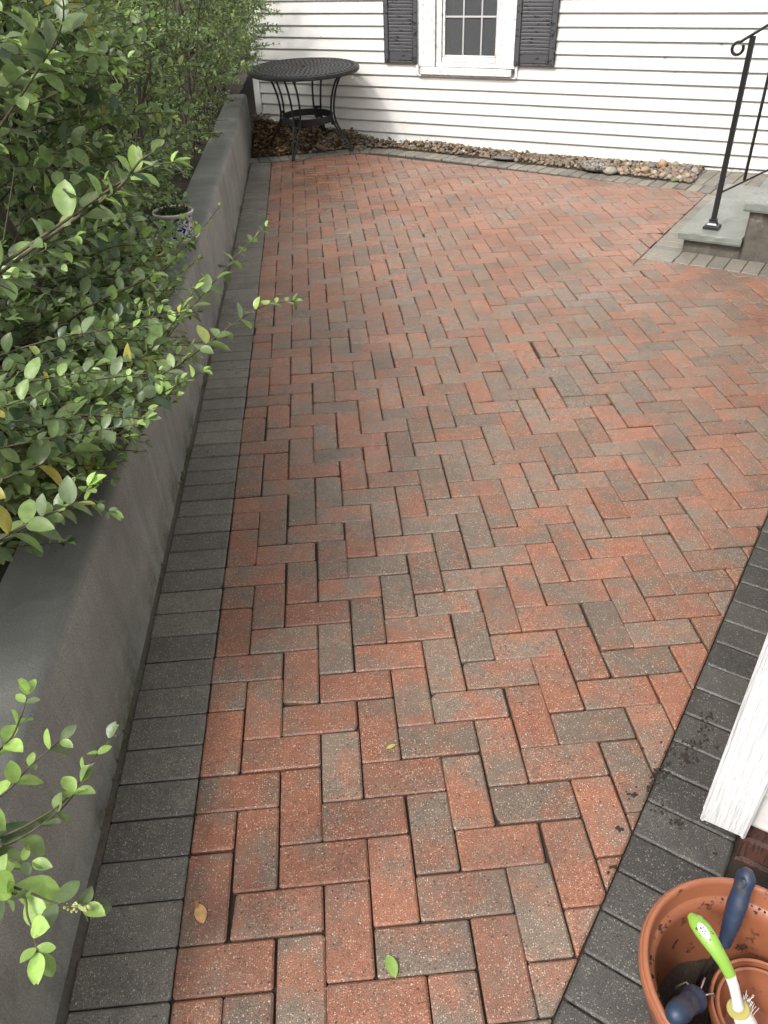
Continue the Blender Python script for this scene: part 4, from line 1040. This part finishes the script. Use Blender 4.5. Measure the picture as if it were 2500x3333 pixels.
# ------------------------------------------------------------------ flower pot with garden tools
PC = Vector((1.003, -.467, 0))
pot = thing('terracotta_pot', 'large terracotta coloured plastic flower pot holding garden tools by the house corner', 'flower pot', tuple(PC))
prof = [(0, .004), (.108, .004), (.112, .010), (.150, .205), (.157, .214), (.163, .218), (.1665, .236), (.1680, .258), (.1665, .268), (.1625, .2715), (.1580, .270), (.1555, .262), (.1500, .236), (.1480, .232), (.1440, .231), (.1425, .226), (.1395, .224), (.1370, .205), (.1065, .050), (.104, .03), (0, .03)]
mb = MB(); mb.lathe(PC, prof, 96); mb.build('body', M['terra'], pot, True, 60)
mb = MB(); mb.lathe(PC, [(.1655, .244), (.1705, .248), (.1712, .256), (.1690, .262), (.1650, .263)], 96); mb.build('rim_bead', M['terra'], pot, True, 50)
mb = MB(); vs = []; fs = []; NR, NA = 8, 40
for i in range(NR+1):
    for k in range(NA):
        r = .1115*i/NR; a = 2*math.pi*k/NA; q = Vector((r*math.cos(a), r*math.sin(a), 0)); vs.append(PC+q+UP*(.064+.010*mnoise.noise(q*40)+.012*(i/NR)**3))
fs = [(i*NA+k, i*NA+(k+1) % NA, (i+1)*NA+(k+1) % NA, (i+1)*NA+k) for i in range(NR) for k in range(NA)]
mb.add(vs, fs)
for k in range(120):
    a = rnd.uniform(0, 6.3); r = rnd.uniform(.0, .108); stone(mb, PC+Vector((r*math.cos(a), r*math.sin(a), .070)), rnd.uniform(.002, .006), (.02, .02, .02), .8, .5)
mb.build('soil', M['potsoil'], pot, True)
mb = MB()
for k in range(210):
    a = rnd.uniform(0, 6.28)
    if mnoise.noise(Vector((math.cos(a)*2.5, math.sin(a)*2.5, 2))) < -.05: continue
    r = rnd.choice((rnd.uniform(.1385, .1430), rnd.uniform(.1445, .1480))); z = .2255 if r < .1435 else .2325
    stone(mb, PC+Vector((r*math.cos(a), r*math.sin(a), z)), rnd.uniform(.0008, .0030), (.02, .015, .01), .6, .5)
mb.build('ledge_dirt', M['potsoil'], pot, True)['kind'] = 'stuff'
# nested small pots
def small_pot(c, r, h, lab, r_base):
    t = thing('small_pot', lab, 'flower pot', tuple(c)); mb = MB(); k = r/.085
    mb.lathe(c, [(0, .002), (r_base, .002), (r-.008*k, h-.026), (r-.002, h-.024), (r, h-.004), (r-.002, h), (r-.006, h-.001), (r-.0075, h-.022), (r-.0125*k, h-.028), (r_base-.004, .010), (0, .009)], 64)
    mb.build('body', M['terra'], t, True, 60); return t
small_pot(Vector((1.040, -.488, .078)), .0852, .104, 'small terracotta pot, the outer one of the nested pair inside the big pot', .062)
small_pot(Vector((1.0385, -.4895, .0915)), .0738, .0875, 'smaller terracotta pot nested inside the small pot', .048)
# tool 1: blue handle with hanging hole, leaning on the back of the rim
def frame(d):
    d = d.normalized(); a = d.orthogonal().normalized(); return d
def handle(mb, pts, rads, n=20, up=None):
    mb.tube(pts, rads, n, up=up)
A = Vector((1.043, -.336, .352)); B = Vector((.999, -.401, .232)); dv = (B-A); Ln = dv.length; dv.normalize()
t1 = thing('blue_hand_tool', 'soil stained blue rubber handle with a hanging hole leaning at the back of the pot', 'garden tool', tuple(B))
mb = MB(); N = 26; rads = []; P = []
for i in range(N+1):
    t = i/N; P.append(A+dv*Ln*t)
    r = .0165*(min(1, .45+t*6) if t < .1 else 1)*(1+.05*math.sin(t*17))
    if t > .62: r = .0158-.006*(t-.62)/.38+(.0011 if i % 2 else 0)
    rads.append((r, r*.86))
mb.tube(P, rads, 20, up=Vector((.4, -.8, .5))); o = mb.build('grip', M['blue'], t1, True, 60)
fr = (Vector((.408, -.977, 1.632))-(A+dv*.018)); fr -= dv*fr.dot(dv); fr.normalize(); sd_ = dv.cross(fr)
mb = MB(); hc = A+dv*.021+fr*.0125+sd_*.004; mb.lathe(hc, [(.0050, 0), (.0074, .0032), (.0080, .0036), (.0088, .0026), (.0092, -.002)], 24, ax=(dv*1.25, sd_*.9, fr)); mb.build('hole_ring', M['blue'], t1, True, 50)
mb = MB(); mb.lathe(hc, [(0, .0016), (.0062, .0022)], 24, ax=(dv*1.25, sd_*.9, fr)); mb.build('hole', M['mark'], t1, True)  # solid black disc painted for the shade inside the hanging hole
mb = MB(); mb.tube([B-dv*.01, Vector((.985, -.403, .16)), Vector((.976, -.412, .078))], [.0055, .005, .0055], 10); mb.build('shaft', M['steel'], t1, True)
# tool 2: second blue handle, butt towards the camera, leaning on the left rim
A = Vector((.850, -.520, .294)); B = Vector((.924, -.470, .220)); dv = B-A; Ln = dv.length; dv.normalize()
t2 = thing('blue_cultivator', 'blue knobbed tool handle lying over the left rim of the pot', 'garden tool', tuple(B))
mb = MB(); pr = [(0, .004), (.03, .013), (.08, .0185), (.18, .0215), (.34, .0225), (.46, .0205), (.52, .0195), (.56, .0208), (.68, .0212), (.74, .0195), (.80, .0205), (.86, .0245), (.93, .0245), (.97, .020), (1, .008)]
mb.tube([A+dv*Ln*t for t, r in pr], [r*.83 for t, r in pr], 24); mb.build('grip', M['blue'], t2, True, 60)
mb = MB(); q = B+Vector((.012, .010, -.018)); mb.tube([B-dv*.01, q, q+Vector((.012, .010, -.045)), q+Vector((.010, .004, -.095))], [.006, .006, .005, .004], 10); mb.build('shaft', M['steel'], t2, True)
for k, e in enumerate(((-.018, .03), (.03, .035), (.036, .0))):
    mb = MB(); q2 = q+Vector((.005, .004, -.02)); mb.tube([q2, q2+Vector((e[0]*.7, e[1]*.7, .006)), q2+Vector((e[0], e[1], -.03)), q2+Vector((e[0]*1.05, e[1]*1.05, -.085))], .0017, 7); mb.build('tine', M['wire'], t2, True)
# tool 3: brush with green and white handle
PG = [Vector(v) for v in ((.9115, -.405, .361), (.9145, -.417, .366), (.919, -.432, .368), (.924, -.446, .366), (.930, -.459, .360), (.939, -.472, .347), (.948, -.485, .330))]
t3 = thing('scrub_brush', 'lime green and white handled brush standing in the nested pots', 'brush', tuple(PG[-1]))
upv = Vector((-.35, -.55, .75)).normalized()
mb = MB(); mb.tube(PG, [(.005, .006), (.0080, .0125), (.0090, .0145), (.0088, .0135), (.0080, .0115), (.0075, .0098), (.0074, .0090)], 18, up=Vector((-.2, -.5, .9))); mb.build('green_grip', M['green'], t3, True, 60)
mb = MB(); PW = [PG[-1]+Vector((-.0005, .0005, .001)), Vector((.955, -.492, .310)), Vector((.964, -.4975, .280)), Vector((.9725, -.5005, .250))]; mb.tube(PW, [(.0072, .0086), (.0066, .0082), (.0068, .0080), (.0085, .0095)], 16, up=Vector((-.2, -.5, .9))); mb.build('white_neck', M['white'], t3, True, 60)
gc = Vector((.9745, -.5015, .243)); gd = (PW[-1]-PW[-2]).normalized(); ga = gd.orthogonal().normalized(); gb = gd.cross(ga)
mb = MB(); mb.lathe(gc, [(0, -.002), (.016, -.002), (.0175, 0), (.016, .003), (0, .003)], 28, ax=(ga, gb, gd)); mb.build('guard', M['olive'], t3, True, 50)
hd = gc+gd*.034+Vector((.010, -.006, -.006)); V_, F_ = ico(); mb = MB()
e1_ = Vector((.5, -.45, -.74)).normalized(); e2_ = Vector((.62, .78, -.05)).normalized(); e3_ = e1_.cross(e2_).normalized(); e2_ = e3_.cross(e1_)
mb.add([hd+e1_*v.x*.038+e2_*v.y*.021+e3_*v.z*.015 for v in V_], F_); o = mb.build('white_head', M['white'], t3, True)
ss = o.modifiers.new('sub', 'SUBSURF'); ss.levels = 1; ss.render_levels = 1
mb = MB()
for k in range(30):
    q = gc+gd*.012+e2_*rnd.uniform(.004, .018)+e1_*rnd.uniform(0, .03); d = (e2_*1.0+UP*.5+rv(.25)).normalized(); mb.tube([q, q+d*rnd.uniform(.016, .028)], .00035, 4)
mb.build('bristles', M['bristle'], t3)
# oval badge with a dark flower-like mark on the green grip
bc = PG[2]+Vector((.001, -.002, 0)); view = (Vector((.408, -.977, 1.632))-bc).normalized(); ax1 = (PG[4]-PG[1]).normalized(); nz = (view-ax1*view.dot(ax1)).normalized(); ax2 = nz.cross(ax1)
def surf(u, v, lift):
    # follow the curved grip surface
    return bc+ax1*u+ax2*v+nz*(.0102-.5*v*v/.0125-.5*u*u/.06+lift)
mb = MB(); vs = [surf(0, 0, .0004)]; n_ = 28
for k in range(n_): a = 2*math.pi*k/n_; vs.append(surf(.0125*math.cos(a), .0062*math.sin(a), .0004))
mb.add(vs, [(0, 1+k, 1+(k+1) % n_) for k in range(n_)]); mb.build('badge', M['white'], t3, True)
mb = MB()
for (u, v, ru, rv_) in ((-.0048, -.0012, .0020, .0016), (-.0034, .0022, .0014, .0011), (.0, -.0018, .0010, .0024), (.0018, .0018, .0022, .0009), (.0042, -.0012, .0016, .0011), (.0052, .0020, .0013, .0010)):
    vs = [surf(u, v, .0008)]+[surf(u+ru*math.cos(6.283*k/10), v+rv_*math.sin(6.283*k/10), .0008) for k in range(10)]; mb.add(vs, [(0, 1+k, 1+(k+1) % 10) for k in range(10)])
mb.build('badge_mark', M['mark'], t3)
